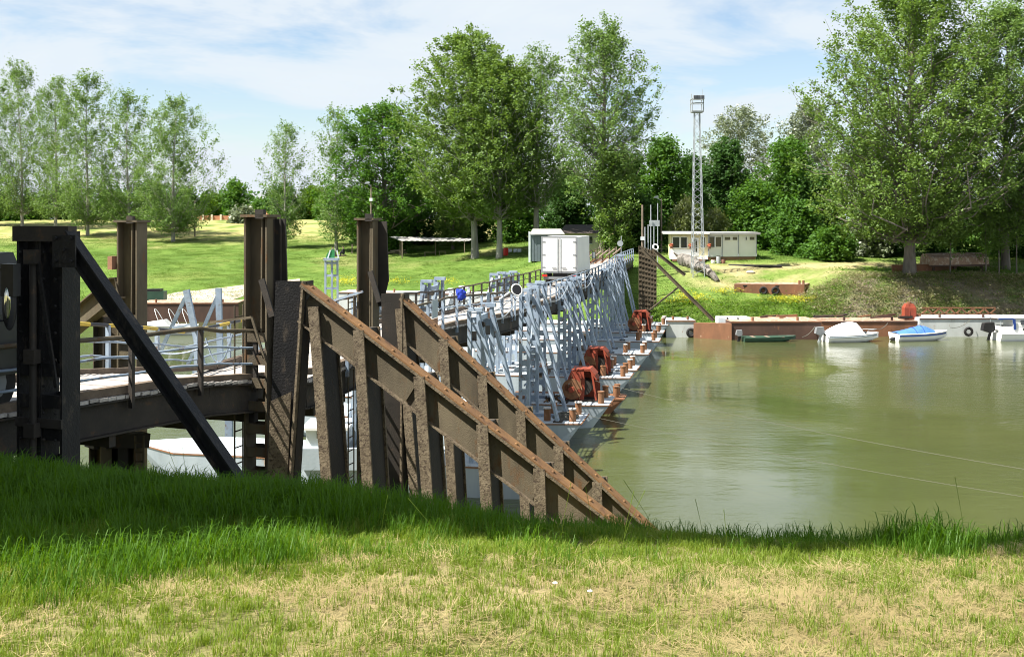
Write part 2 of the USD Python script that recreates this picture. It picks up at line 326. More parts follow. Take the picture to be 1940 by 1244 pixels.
def far_z(x, y):
    x, y = np.broadcast_arrays(np.asarray(x, float), np.asarray(y, float))
    t = y - water_edge(x)
    left = lerp(t, [(-40, -4), (0, 0), (4, 1.3), (10, 2.7), (25, 4.5), (50, 6.6), (75, 8.6), (95, 9.9), (130, 10.1), (400, 9.7), (3000, 9.2), (9000, 9)])
    right = lerp(t, [(-40, -4), (0, 0), (2.5, 1.5), (7, 3.1), (12, 4.9), (18, 6.0), (26, 6.5), (50, 7.2), (400, 8.4), (3000, 9), (9000, 9)])
    steep = lerp(t, [(-40, -4), (0, 0), (1.2, 0.9), (3.6, 3.6), (5.0, 4.7), (9, 5.2), (18, 6.0), (26, 6.5), (50, 7.2), (400, 8.4), (3000, 9), (9000, 9)])
    b = sstep(-14, 10, x); c = sstep(26, 33, x)
    z = left * (1 - b) + (right * (1 - c) + steep * c) * b
    return z + 0.25 * fb(x, y, 0.25, 11) * sstep(-2, 6, t) + 0.5 * fb(x, y, 0.7, 12) * c * sstep(0.5, 2, t) * sstep(9, 5, t)


def hit(px, py, y0=93.0, y1=420.0):
    """Where the sight line through a pixel meets the far bank."""
    ys = np.arange(y0, y1, 0.25); xs = (px - CX) / F * ys
    d = EYE - (py - HZ) / F * ys - far_z(xs, ys)
    k = np.argmax(d < 0)
    k = k if d[k] < 0 else len(ys) - 1
    return V(xs[k], ys[k], far_z(xs[k], ys[k]))


def sheet(xs, ys, fz):
    X, Y = np.meshgrid(xs, ys); Z = fz(X, Y); n, m = len(xs), len(ys)
    i, j = np.meshgrid(np.arange(m - 1), np.arange(n - 1), indexing='ij'); a = i * n + j
    q = np.stack([a, a + 1, a + n + 1, a + n], -1).reshape(-1, 4)
    return trimesh.Trimesh(np.stack([X, Y, Z], -1).reshape(-1, 3), np.vstack([q[:, [0, 1, 2]], q[:, [0, 2, 3]]]), process=False)


def ground_mat(name, cols, scale, patches, pscale, fine, fscale, bump, dry=()):
    nodes = {'g': ('geometry', {}), 'n1': ('noise_texture', {'scale': scale, 'detail': 7.0, 'roughness': 0.62}), 'r1': ('rgb_ramp', {'ramp': cols}),
             'n2': ('noise_texture', {'scale': pscale, 'detail': 5.0, 'roughness': 0.6}), 'r2': ('rgb_ramp', {'ramp': [(patches[0], (0, 0, 0)), (patches[1], (1, 1, 1))]}),
             'm': ('mix', {'color2': patches[2]}), 'n3': ('noise_texture', {'scale': fscale, 'detail': 5.0, 'roughness': 0.75}),
             'r3': ('rgb_ramp', {'ramp': [(0.3, (1 - fine,) * 3), (0.7, (1 + fine,) * 3)]}), 'm3': ('mix', {'mix_type': 'multiply', 'fac': 1.0}),
             'b': ('bump', {'strength': 0.8, 'distance': bump}), 'p': ('principled_bsdf', {'roughness': 0.95, 'specular_ior_level': 0.1})}
    links = [('g.position', 'n1.vector'), ('g.position', 'n2.vector'), ('g.position', 'n3.vector'), ('n1.fac', 'r1.fac'), ('n2.fac', 'r2.fac'), ('r2.color', 'm.fac'), ('r1.color', 'm.color1'),
             ('m.color', 'm3.color1'), ('n3.fac', 'r3.fac'), ('r3.color', 'm3.color2'), ('m3.color', 'p.base_color'), ('n3.fac', 'b.height'), ('b.normal', 'p.normal')]
    last = 'm.color'
    if dry:
        nodes['sep'] = ('separate_xyz', {}); links.append(('g.position', 'sep.vector'))
    for k, (xr, yr, col) in enumerate(dry):                          # patches of dry grass or bare earth, their edges broken up by noise
        for a, r in (('x', xr), ('y', yr)):
            nodes[f'{a}a{k}'] = ('map_range', {'range_type': 'smoothstep', 'from_min': r[0], 'from_max': r[1], 'to_min': 0.0, 'to_max': 1.0})
            nodes[f'{a}b{k}'] = ('map_range', {'range_type': 'smoothstep', 'from_min': r[2], 'from_max': r[3], 'to_min': 1.0, 'to_max': 0.0})
            nodes[f'{a}m{k}'] = ('math', {'math_type': 'multiply'})
            links += [(f'sep.{a}', f'{a}a{k}.value'), (f'sep.{a}', f'{a}b{k}.value'), (f'{a}a{k}.result', f'{a}m{k}.value1'), (f'{a}b{k}.result', f'{a}m{k}.value2')]
        nodes[f'xy{k}'] = ('math', {'math_type': 'multiply'}); nodes[f'ns{k}'] = ('noise_texture', {'scale': 0.30, 'detail': 5.0}); nodes[f'nr{k}'] = ('rgb_ramp', {'ramp': [(0.36, (0, 0, 0)), (0.56, (1, 1, 1))]})
        nodes[f'nm{k}'] = ('math', {'math_type': 'multiply'}); nodes[f'dm{k}'] = ('mix', {'color2': col})
        links += [(f'xm{k}.value', f'xy{k}.value1'), (f'ym{k}.value', f'xy{k}.value2'), ('g.position', f'ns{k}.vector'), (f'ns{k}.fac', f'nr{k}.fac'), (f'xy{k}.value', f'nm{k}.value1'), (f'nr{k}.color', f'nm{k}.value2'), (f'nm{k}.value', f'dm{k}.fac'), (last, f'dm{k}.color1')]
        last = f'dm{k}.color'
    links = [l for l in links if l[1] != 'm3.color1'] + [(last, 'm3.color1')]
    M[name] = usdkit.material(stage, '/World/Looks/' + name, nodes, links, surface='p.BSDF')


ground_mat('near_turf', [(0.3, (0.10, 0.11, 0.03)), (0.5, (0.20, 0.185, 0.075)), (0.7, (0.29, 0.245, 0.125))], 1.6, (0.52, 0.66, (0.285, 0.235, 0.12)), 0.7, 0.35, 60, 0.02)
ground_mat('far_meadow', [(0.3, (0.066, 0.120, 0.022)), (0.5, (0.098, 0.160, 0.030)), (0.7, (0.150, 0.190, 0.048))], 0.12, (0.56, 0.70, (0.20, 0.20, 0.075)), 0.07, 0.30, 3.0, 0.10,
           dry=[((-400, -380, 60, 80), (158, 180, 228, 260), (0.30, 0.27, 0.11)), ((15, 21, 36, 44), (104.5, 107, 112, 115), (0.29, 0.25, 0.125)), ((27, 31, 90, 100), (97, 98.5, 102.5, 104), (0.19, 0.16, 0.12))])

gx = np.unique(np.concatenate([np.linspace(-90, -12, 30), np.arange(-12, 8, 0.22), np.linspace(8, 90, 30)]))
gy = np.unique(np.concatenate([np.linspace(-60, 2, 20), np.arange(2, 14, 0.16), np.arange(14, 44, 0.8)]))
single('near_bank', sheet(gx, gy, near_z), 'near_turf', kind='structure', smooth=True)
gx = np.unique(np.concatenate([-np.geomspace(90, 4000, 18), np.arange(-90, 100, 1.3), np.geomspace(100, 4000, 18)]))
gy = np.unique(np.concatenate([np.arange(86, 135, 0.6), np.arange(135, 260, 2.0), np.geomspace(260, 6000, 24)]))
single('far_bank', sheet(gx, gy, far_z), 'far_meadow', kind='structure', smooth=True)

M['river_water'] = usdkit.material(stage, '/World/Looks/river_water', {
    'g': ('geometry', {}), 'mp': ('mapping', {'scale': (0.55, 1.0, 1.0)}), 'mp2': ('mapping', {'scale': (0.35, 1.0, 1.0), 'rotation': (0, 0, 0.35)}),
    'n1': ('noise_texture', {'scale': 2.6, 'detail': 5.0, 'roughness': 0.6}), 'n2': ('noise_texture', {'scale': 0.45, 'detail': 3.0, 'roughness': 0.5}),
    'n3': ('noise_texture', {'scale': 0.05, 'detail': 4.0, 'roughness': 0.6, 'distortion': 0.6}), 'r3': ('rgb_ramp', {'ramp': [(0.40, (0.10,) * 3), (0.60, (1.0,) * 3)]}), 'rr': ('math', {'math_type': 'multiply_add', 'value2': 0.10, 'value3': 0.03}),
    'mu': ('math', {'math_type': 'multiply'}), 'ad': ('math', {'math_type': 'multiply_add', 'value2': 0.8}),
    'b': ('bump', {'strength': 1.0, 'distance': 0.038}), 'n4': ('noise_texture', {'scale': 0.06, 'detail': 2.0}),
    'r4': ('rgb_ramp', {'ramp': [(0.3, (0.046, 0.056, 0.020)), (0.7, (0.074, 0.084, 0.032))]}),
    'p': ('principled_bsdf', {'roughness': 0.07, 'ior': 1.5, 'specular_ior_level': 0.6})},
    [('g.position', 'mp.vector'), ('g.position', 'mp2.vector'), ('mp.vector', 'n1.vector'), ('mp2.vector', 'n2.vector'), ('g.position', 'n3.vector'), ('n3.fac', 'r3.fac'), ('n1.fac', 'mu.value1'), ('r3.color', 'mu.value2'), ('r3.color', 'rr.value1'), ('rr.value', 'p.roughness'),
     ('n2.fac', 'ad.value1'), ('mu.value', 'ad.value3'), ('ad.value', 'b.height'), ('b.normal', 'p.normal'), ('g.position', 'n4.vector'), ('n4.fac', 'r4.fac'), ('r4.color', 'p.base_color')], surface='p.BSDF')
wx = np.concatenate([-np.geomspace(4000, 200, 8), np.linspace(-150, 150, 20), np.geomspace(200, 4000, 8)])
single('river_water', sheet(wx, np.linspace(28, 125, 30), lambda x, y: 0 * x), 'river_water', kind='structure')

# the gravel ramp down to the water on the far left bank
pts = [(272, 588), (292, 572), (330, 565), (395, 553), (470, 541), (560, 532), (560, 546), (470, 560), (420, 576), (380, 590)]
c0, c1 = [], []
for k in range(24):
    s = k / 23; px = 268 + s * 300; y0 = np.interp(px, [268, 330, 470, 568], [572, 556, 540, 529]); y1 = np.interp(px, [268, 330, 400, 470, 568], [592, 592, 580, 560, 544])
    c0.append(hit(px, y0)); c1.append(hit(px, y1))
rows = [np.array([a * (1 - w) + b * w for a, b in zip(c0, c1)]) for w in np.linspace(0, 1, 6)]
rv = np.vstack(rows); rv[:, 2] = far_z(rv[:, 0], rv[:, 1]) + 0.05
rf = [[i * 24 + j, i * 24 + j + 1, (i + 1) * 24 + j + 1] for i in range(5) for j in range(23)] + [[i * 24 + j, (i + 1) * 24 + j + 1, (i + 1) * 24 + j] for i in range(5) for j in range(23)]
ground_mat('gravel', [(0.3, (0.33, 0.29, 0.23)), (0.7, (0.44, 0.39, 0.32))], 0.5, (0.6, 0.75, (0.24, 0.24, 0.12)), 0.3, 0.2, 5.0, 0.05)
single('gravel_ramp', trimesh.Trimesh(rv, rf, process=False), 'gravel', kind='structure')

# ------------------------------------------------------------------ the bridge: deck path (right edge), sections of planks, girders, railings
PATH = np.array([(-12.6, 9.6, 7.1), (-8.25, 17.7, 7.05), (-6.25, 22.2, 6.9), (-5.45, 24.6, 6.6), (-4.85, 26.6, 6.3), (-4.4, 29, 6.3), (-2.35, 39.6, 6.3), (0.05, 51.2, 5.72), (2.6, 63.4, 5.6), (5.0, 74.7, 5.58), (6.5, 82.5, 5.6), (7.6, 88.2, 5.72), (9.0, 95.5, 6.0), (12.2, 111, 6.15), (16.3, 130, 6.5)])
seg = np.r_[0, np.cumsum(np.linalg.norm(np.diff(PATH[:, :2], axis=0), axis=1))]
_sx = [np.interp(np.linspace(0, seg[-1], 1200), seg, PATH[:, k]) for k in range(3)]
ker = np.ones(41) / 41
_sx = [np.convolve(np.pad(a, 20, 'edge'), ker, 'valid') if k < 2 else a for k, a in enumerate(_sx)]
SS = np.linspace(0, seg[-1], 1200)
DECK_W = 3.3


def pth(s, right=0.0, up=0.0):
    """Point at s metres along the bridge, measured to the right from the deck's right edge."""
    p = V(*[np.interp(s, SS, a) for a in _sx]); d = dird(s)
    return p + V(d[1], -d[0], 0) * right + V(0, 0, up)


def dird(s):
    a = V(*[np.interp(s - 0.6, SS, c) for c in _sx[:2]]); b = V(*[np.interp(s + 0.6, SS, c) for c in _sx[:2]])
    return V(*unit(b - a), 0)


def s_at_y(y): return float(np.interp(y, _sx[1], SS))


def nrm(s):
    d = dird(s); return V(d[1], -d[0], 0)


prng = np.random.default_rng(3)
n_plank = 0
SECTIONS = [('approach span of the bridge, weathered planks beside the black tower', 9.7, 24.5),
            ('bridge span of pale planks dipping behind the sloping rusty girders', 24.6, 51.0),
            ('long floating bridge span resting on the grey pontoons, with the truck on it', 51.1, 90.0),
            ('far ramp of the bridge climbing to the bank beside the row of rusty posts', 90.1, 112.0)]
for lab, y0, y1 in SECTIONS:
    s0, s1 = s_at_y(y0), s_at_y(y1)
    t = thing('bridge_span', lab, 'bridge span', pth((s0 + s1) / 2), 'spans of the pontoon bridge')
    far = B(); s = s0
    while s < s1 - 0.1:
        w = 0.215
        a, b2 = pth(s, -DECK_W - 0.02 * prng.random()), pth(s, 0.0 + 0.05 * prng.random())
        dz = V(0, 0, prng.normal(0, 0.006) - 0.03)
        tgt = far if (n_plank >= 290) else B()
        tgt.bar(a + dz, b2 + dz, w - 0.018, 0.06)
        if tgt is not far: part(t, 'plank', tgt, f'plank_wood_{prng.integers(3)}'); n_plank += 1
        s += w
    if far.n: part(t, 'far_planks', far, 'plank_wood_0', kind='stuff')
    for off, nm in ((-0.08, 'edge_girder'), (-DECK_W + 0.08, 'edge_girder'), (-DECK_W / 2, 'middle_girder')):
        g = B(); n = max(2, int((s1 - s0) / 2))
        for k in range(n):
            p, q = pth(s0 + (s1 - s0) * k / n, off, -0.38), pth(s0 + (s1 - s0) * (k + 1) / n, off, -0.38)
            g.bar(p, q, 0.03, 0.56); g.bar(p, q, 0.24, 0.035, off=(0, 0.30)); g.bar(p, q, 0.24, 0.035, off=(0, -0.30))
        part(t, nm, g, 'dark_steel')
    n = int((s1 - s0) / 1.9)
    for k in range(n):
        s = s0 + 0.4 + k * (s1 - s0 - 0.8) / max(1, n - 1)
        part(t, 'cross_beam', B().bar(pth(s, -DECK_W, -0.80), pth(s, 0.0, -0.80), 0.16, 0.22), 'dark_steel')
    for off in (-0.12, -DECK_W + 0.12):
        g = B(); n = max(2, int((s1 - s0) / 3))
        for k in range(n):
            p, q = pth(s0 + (s1 - s0) * k / n + 0.02, off, 0.085), pth(s0 + (s1 - s0) * (k + 1) / n - 0.02, off, 0.085)
            g.bar(p, q, 0.18, 0.15)
        part(t, 'kerb_timber', g, 'wood_edge')


def railing(label, y0, y1, off, mats, h=1.08, step=2.0, yellow=False, out=0.06, low=0.25):
    s0, s1 = s_at_y(y0), s_at_y(y1); n = max(1, int(round((s1 - s0) / step)))
    t = thing('railing', label, 'railing', pth((s0 + s1) / 2, off), 'railings along the pontoon bridge')
    sg = 1 if off > -1 else -1
    ss = np.linspace(s0, s1, n + 1)
    for s in ss: part(t, 'post', B().bar(pth(s, off + sg * out, -low), pth(s, off + sg * out, h), 0.075, 0.09, nrm(s)), mats[0])
    for r, (z, w) in enumerate(((h, 0.085), (h * 0.66, 0.05), (h * 0.33, 0.05))):
        if r == 0 and yellow:
            for k in range(n * 3):
                sa, sb = s0 + (s1 - s0) * k / (n * 3), s0 + (s1 - s0) * (k + 1) / (n * 3)
                part(t, 'striped_rail', B().cyl(pth(sa, off + sg * out, z), pth(sb, off + sg * out, z), w / 2, 8), 'yellow_paint' if k % 2 else 'black_plastic')
        else:
            pts = [pth(s, off + sg * out * (1 - (r > 0) * 0.9), z) for s in np.linspace(s0, s1, n * 3 + 1)]
            pts = [p + V(0, 0, 0.012 * prng.normal()) for p in pts]
            part(t, 'top_rail' if r == 0 else 'rail', B().tube(pts, w / 2, 8), mats[1] if r == 0 else mats[2], smooth=60)
    return t


railing('railing with a brown pipe top rail between the black tower and the double rusty column', 15.0, 24.0, 0.0, ('dark_steel', 'rusty_steel', 'grey_paint'))
railing('grey handrail of the dipping span, seen between the sloping girders and the first trestle', 27.0, 50.6, 0.0, ('grey_paint', 'rusty_steel', 'grey_paint'))
railing('grey handrail on the water side below the white truck, behind the row of trestles', 51.3, 89.6, 0.0, ('grey_paint', 'grey_paint', 'grey_paint'))
railing('black and yellow striped far handrail beside the white motorboat with hoops', 18.0, 33.0, -DECK_W, ('grey_paint', 'yellow_paint', 'grey_paint'), yellow=True)
railing('dark far handrail in front of the meadow, between the tall ladder trestles', 33.5, 50.6, -DECK_W, ('dark_steel', 'dark_steel', 'dark_steel'))
railing('dark far handrail in front of the canopy, left of the white truck', 51.3, 72.0, -DECK_W, ('dark_steel', 'rusty_steel', 'dark_steel'))
railing('far handrail hidden partly behind the white truck', 72.4, 89.6, -DECK_W, ('dark_steel', 'rusty_steel', 'dark_steel'))
railing('grey handrail climbing the far ramp beside the rusty posts', 90.3, 111.0, 0.0, ('grey_paint', 'grey_paint', 'grey_paint'))
railing('brown handrail on the far side of the far ramp', 90.3, 111.0, -DECK_W, ('rusty_steel', 'rusty_steel', 'rusty_steel'))
for lab, y, a, b3 in (('two-tone panel, white over brown, tied to the near handrail left of the first trestle', 37.4, 0.42, 0.42), ('slim white and brown panel on the near handrail between the first two trestles', 45.5, 0.36, 0.4)):
    s = s_at_y(y); t = thing('rail_panel', lab, 'panel', pth(s, 0.12))
    w = 0.75 if y < 40 else 0.5
    part(t, 'upper_panel', B().bar(pth(s - w / 2, 0.15, 0.85), pth(s + w / 2, 0.15, 0.85), 0.02, 0.62), 'hull_grey' if y < 40 else 'grey_paint')
    part(t, 'lower_panel', B().bar(pth(s - w / 2, 0.15, 0.24), pth(s + w / 2, 0.15, 0.24), 0.02, 0.56), 'wood_red')

# ------------------------------------------------------------------ the near guide towers
DN = unit(V(0.30, 0.954, 0)); NN = V(DN[1], -DN[0], 0); UP = V(0, 0, 1)


def ground(p): return float(near_z(p[0], p[1]))


def column(t, base, top_z, depth, width, mat, web_to, holes=(), battens=0.5):
    """One H column of a tower: flanges left and right, a web above, batten plates below."""
    b0 = V(base[0], base[1], ground(base) - 0.5); top = V(base[0], base[1], top_z)
    for k in (-1, 1):
        part(t, 'flange', B().bar(b0 + NN * k * depth / 2, top + NN * k * depth / 2, width, 0.045, NN), mat)
    mid = V(base[0], base[1], web_to)
    part(t, 'web_plate', B().bar(mid, top, 0.03, depth - 0.05, NN), mat)
    z = web_to - 0.12; bt = B(); k = 0
    while z > b0[2] + 0.3:
        p = V(base[0], base[1], z) - DN * (width / 2 - 0.03)
        q = V(base[0], base[1], z) + DN * (width / 2 - 0.03)
        part(t, 'batten', B().bar(p - NN * (depth / 2 - 0.03), p + NN * (depth / 2 - 0.03), 0.025, battens * 0.42), mat)
        part(t, 'batten', B().bar(q - NN * (depth / 2 - 0.03), q + NN * (depth / 2 - 0.03), 0.025, battens * 0.42), mat)
        z -= battens


# tower 1, the black one at the left
P1 = V(-7.42, 17.5, 0)
t = thing('guide_tower', 'near-black steel tower of two columns with a long sloping brace, at far left', 'tower', V(P1[0], P1[1], ground(P1)), 'guide towers of the bridge')
T1z = EYE - 0.17
column(t, P1 - NN * 0.19, T1z, 0.36, 0.42, 'black_steel', 7.95)
column(t, P1 + NN * 0.25, T1z - 0.02, 0.40, 0.42, 'black_steel', 7.95)
part(t, 'head_beam', B().bar(V(P1[0], P1[1], T1z - 0.06) - NN * 0.40 - DN * 0.2, V(P1[0], P1[1], T1z - 0.06) + NN * 0.66 - DN * 0.2, 0.2, 0.24), 'dark_steel')
part(t, 'lifting_rod', B().cyl(V(P1[0], P1[1], T1z - 0.35) - DN * 0.30, V(P1[0], P1[1], 6.0) - DN * 0.30, 0.055, 10), 'dark_steel', smooth=60)
for z in (T1z - 0.42, 8.05, 6.9): part(t, 'rod_clamp', B().box(V(P1[0], P1[1], z) - DN * 0.32, (0.2, 0.16, 0.22), NN), 'dark_steel')
part(t, 'guide_bar', B().bar(V(P1[0], P1[1], T1z - 0.5) - DN * 0.28 + NN * 0.07, V(P1[0], P1[1], 7.6) - DN * 0.28 + NN * 0.42, 0.04, 0.06, NN), 'black_steel')
e1 = P1 + NN * 4.0; e1[2] = 5.55; a1 = P1 + NN * 0.22 - DN * 0.36; a1[2] = T1z - 0.10
a1 = at(122, 444, 17.1); e1 = at(472, 948, 16.0)
part(t, 'brace', B().hbeam(a1, e1, 0.24, 0.2, 0.03, side=UP), 'black_steel')
part(t, 'brace_web', B().bar(a1, e1, 0.02, 0.18, UP, off=(0.06, 0)), 'black_steel')
for k in range(9):
    for u in (-0.30, -0.08, 0.14, 0.36):
        m = trimesh.creation.icosphere(1, 0.026); m.apply_translation(V(P1[0], P1[1], T1z - 0.35 - 0.42 * k) + NN * u - DN * 0.225); part(t, 'rivet', m, 'black_steel', smooth=True)
jp = a1 + (e1 - a1) * 0.04; part(t, 'joint_plate', B().box(jp - DN * 0.16 - V(0, 0, 0.1), (0.42, 0.03, 0.5), NN), 'black_steel')
for u, z in ((-0.14, 0.1), (0.14, 0.1), (-0.14, -0.25), (0.14, -0.25), (0, -0.08)): part(t, 'rivet', B().cyl(jp - DN * 0.17 + NN * u + V(0, 0, z), jp - DN * 0.21 + NN * u + V(0, 0, z), 0.026, 8), 'black_steel')
for z in (5.8, 6.3, 7.0): part(t, 'tie_plate', B().bar(V(P1[0], P1[1], z) - NN * 0.38 - DN * 0.24, V(P1[0], P1[1], z) + NN * 0.50 - DN * 0.24, 0.05, 0.14), 'dark_steel')

# towers 3 and 4: tall H columns, and tower 2 across the deck
def tall_tower(label, base, top, depth, width, web_to, extra):
    t = thing('guide_tower', label, 'tower', V(base[0], base[1], ground(base)), 'guide towers of the bridge')
    column(t, base, top, depth, width, 'rusty_steel', web_to)
    part(t, 'cap_plate', B().box(V(base[0], base[1], top + 0.02), (depth + 0.14, width + 0.16, 0.06), NN), 'rusty_steel')
    part(t, 'cap_block', B().box(V(base[0], base[1], top + 0.06) + NN * 0.14 - DN * (width / 2 + 0.02), (0.2, 0.12, 0.2), NN), 'dark_steel')
    part(t, 'stiffener', B().bar(V(base[0], base[1], top - 0.05) + NN * 0.16 - DN * width * 0.32, V(base[0], base[1], web_to) + NN * 0.14 - DN * width * 0.32, 0.03, width * 0.36, DN), 'rusty_steel')
    if extra:
        q = base + NN * (depth * 0.5 + 0.03) + DN * 0.12
        part(t, 'rear_plate', B().prism([V(q[0], q[1], top - 0.04), V(*(q + NN * 0.24)[:2], top - 0.04), V(*(q + NN * 0.30)[:2], top - 1.6), V(*(q + NN * 0.12)[:2], top - 2.3), V(q[0], q[1], top - 2.3)], DN * 0.04), 'dark_steel')
        part(t, 'slant_bar', B().bar(V(*(base + NN * 0.2 - DN * 0.3)[:2], top - 1.35), V(*(base + NN * 0.46 - DN * 0.3)[:2], top - 2.15), 0.05, 0.14, NN), 'dark_steel')
        for k in (0, 1):
            r0 = base - NN * (depth / 2 + 0.30) + DN * (0.2 - 0.34 * k)
            part(t, 'ladder_rail', B().cyl(V(*r0[:2], top - 1.95), V(*r0[:2], ground(base)), 0.02, 6), 'rusty_steel')
        z = top - 2.2
        while z > ground(base):
            r0 = base - NN * (depth / 2 + 0.30); part(t, 'ladder_rung', B().cyl(V(*(r0 + DN * 0.2)[:2], z), V(*(r0 - DN * 0.14)[:2], z), 0.016, 6), 'rusty_steel'); z -= 0.36
    return t


P3, P4, P2 = V(-5.52, 24.1, 0), V(-3.83, 29.2, 0), V(-10.45, 30.2, 0)
t3 = tall_tower('tall brown double column with batten plates, nearest the middle of the near deck', P3, EYE + 0.05, 0.52, 0.44, 7.75, True)
t4 = tall_tower('brown column standing between the two sloping girders, slimmest of the towers', P4, EYE - 0.02, 0.42, 0.40, 7.3, True)
t2 = tall_tower('brown column across the deck beside the white motorboat with hoops', P2, EYE - 0.08, 0.60, 0.46, 7.6, False)
part(t3, 'second_column', B().hbeam(V(*(P3 + NN * 0.36 + DN * 0.18)[:2], EYE - 0.0), V(*(P3 + NN * 0.36 + DN * 0.18)[:2], 4.0), 0.2, 0.24, 0.03, side=NN), 'dark_steel')
part(t3, 'cross_rod', B().bar(V(*(P3 - NN * 1.25)[:2], 7.9), V(*(P3 - NN * 0.0 - DN * 0.36)[:2], 8.08), 0.045, 0.05), 'rusty_steel')
part(t3, 'cross_rod', B().bar(V(*(P3 - NN * 0.0 - DN * 0.36)[:2], 8.08), V(*(P3 + NN * 0.30 - DN * 0.36)[:2], 7.2), 0.045, 0.05), 'rusty_steel')
part(t4, 'cross_rod', B().bar(V(*(P4 - NN * 1.55 - DN * 0.3)[:2], 7.82), V(*(P4 + NN * 0.0 - DN * 0.32)[:2], 8.3), 0.05, 0.06), 'grey_paint')
# left brace of tower 2 and the lower piles on that side
part(t2, 'brace', B().hbeam(at(222, 545, 30.0), at(128, 622, 31.6), 0.62, 0.34, 0.035, side=UP), 'rusty_steel')
part(t2, 'pile', B().hbeam(at(194, 600, 31), at(194, 760, 31), 0.35, 0.35, 0.03, side=NN), 'dark_steel')
part(t2, 'side_box', B().box(V(*(P2 - NN * 0.48 - DN * 0.2)[:2], 9.0), (0.14, 0.25, 0.36), NN), 'wood_red')
part(t2, 'rust_sheet', B().prism([at(196, 528, 31.4), at(222, 530, 31.4), at(222, 700, 31.4), at(190, 700, 31.4)], DN * 0.03), 'rusty_steel')


# the sloping guide girders
def girder(label, A, Bp, posts, web, fl, box_px, Yb):
    """A to Bp: the line of the girder's top flange; posts: pairs of (top px, bottom px) as metres along it."""
    ax = unit(Bp - A); side = unit(np.cross(ax, UP)); side = side if side[1] < 0 else -side         # side looks at the camera
    up = unit(np.cross(side, ax)); up = up if up[2] > 0 else -up
    L = np.linalg.norm(Bp - A); hor = unit(V(ax[0], ax[1], 0))
    t = thing('sloping_girder', label, 'girder', V(A[0], A[1], ground(A)), 'sloping guide girders on the bank')
    part(t, 'top_flange', B().bar(A, Bp, fl, 0.035, up), 'orange_rust')
    part(t, 'flange_lip', B().bar(A + side * (fl / 2 - 0.012), Bp + side * (fl / 2 - 0.012), 0.024, 0.06, up, off=(0, -0.047)), 'rough_steel')
    w0, w1 = A + ax * 0.25 - up * (web / 2 + 0.03), Bp - up * (web / 2 + 0.03)
    part(t, 'web_plate', B().bar(w0, w1, 0.025, web, up), 'rusty_steel')
    part(t, 'bottom_flange', B().bar(A + ax * 0.35 - up * (web + 0.04), Bp - up * (web + 0.04), fl * 0.72, 0.03, up), 'rough_steel')
    for k in range(int(L / 0.46)):
        p = A + ax * (0.2 + 0.46 * k) + side * (fl * (0.20 if k % 2 else 0.05)) + up * 0.018
        m = trimesh.creation.icosphere(1, 0.042); m.apply_scale([1, 1, 0.8]); m.apply_translation(p)
        part(t, 'rivet', m, 'orange_rust', smooth=True)
    for k, w in ((0.33, 0.3), (0.66, 0.3)):
        p = A + ax * L * k - up * (web * 0.52) + side * 0.02
        part(t, 'stiffener', B().bar(p - up * web * 0.46, p + up * web * 0.44, 0.02, 0.10, side, off=(0, 0.0)), 'rusty_steel')
    for i, (s, lean, d0) in enumerate(posts):
        top = A + ax * s - up * (0.05 if i else 0.25); bot = top.copy(); bot[2] = ground(top) - 0.6
        bot = bot + hor * lean * (top[2] - bot[2])
        fr = side * 0.17
        wd = 0.24
        # near flange, deep web, rear flange
        po = part(t, 'post', B().bar(top + fr, bot + fr, wd, 0.05, side).bar(top + fr - side * d0, bot + fr - side * d0, wd, 0.05, side), 'rough_steel')
        part(po, 'post_web', B().bar(top + fr - side * d0 / 2, bot + fr - side * d0 / 2, wd * 0.55, d0 - 0.05, side), 'shaded_web_steel')  # dark web colour carries painted shade
    # the blunt upper end: a dark box column
    xa, xb, yt, xba, xbb, yb = box_px
    f0 = [at(xa, yt, Yb), at(xb, yt, Yb), at(xbb, yb, Yb), at(xba, yb, Yb)]
    part(t, 'end_plate', B().prism(f0, -side * 0.03), 'black_steel' if Yb < 25 else 'dark_steel')  # nearest girder: shade over the upper end painted as near-black steel
    if Yb < 25: part(t, 'sunlit_plate', B().prism([at(512, 760, Yb - 0.06), at(551, 742, Yb - 0.06), at(541, 990, Yb - 0.06), at(503, 990, Yb - 0.06)], -side * 0.03), 'rough_steel')  # added tan plate, paints the sunlit lower part of the end
    r0 = [p - side * 0.30 for p in f0]
    part(t, 'end_plate', B().prism([f0[1] + V(0.016, 0, 0), r0[1] + V(0.016, 0, 0), r0[2] + V(0.016, 0, 0), f0[2] + V(0.016, 0, 0)], hor * 0.03), 'dark_steel')
    part(t, 'edge_bar', B().bar(f0[1] + side * 0.06, f0[2] + side * 0.06, 0.05, 0.12, side), 'rough_steel')
    return t


A1, E1 = at(578, 536, 23.6), at(1172, 990, 21.5)
A2, E2 = at(764, 562, 28.4), at(1236, 1000, 26.5)
def to_ground(a, b):
    u = unit(b - a); p = b.copy()
    while p[2] > ground(p) - 0.25: p = p + u * 0.05
    return p


L1 = np.linalg.norm(E1 - A1); L2 = np.linalg.norm(E2 - A2)
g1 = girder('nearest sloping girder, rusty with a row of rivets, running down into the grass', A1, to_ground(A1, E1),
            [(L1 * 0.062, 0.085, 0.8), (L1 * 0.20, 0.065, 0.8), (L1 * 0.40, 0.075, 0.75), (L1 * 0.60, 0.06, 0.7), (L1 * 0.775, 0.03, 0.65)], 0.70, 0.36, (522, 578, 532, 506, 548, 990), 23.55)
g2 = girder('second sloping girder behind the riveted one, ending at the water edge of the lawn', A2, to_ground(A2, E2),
            [(L2 * 0.02, 0.085, 0.75), (L2 * 0.185, 0.06, 0.75), (L2 * 0.345, 0.06, 0.7), (L2 * 0.50, 0.05, 0.7), (L2 * 0.65, 0.04, 0.65), (L2 * 0.80, 0.03, 0.65)], 0.78, 0.38, (722, 764, 556, 728, 762, 990), 28.3)
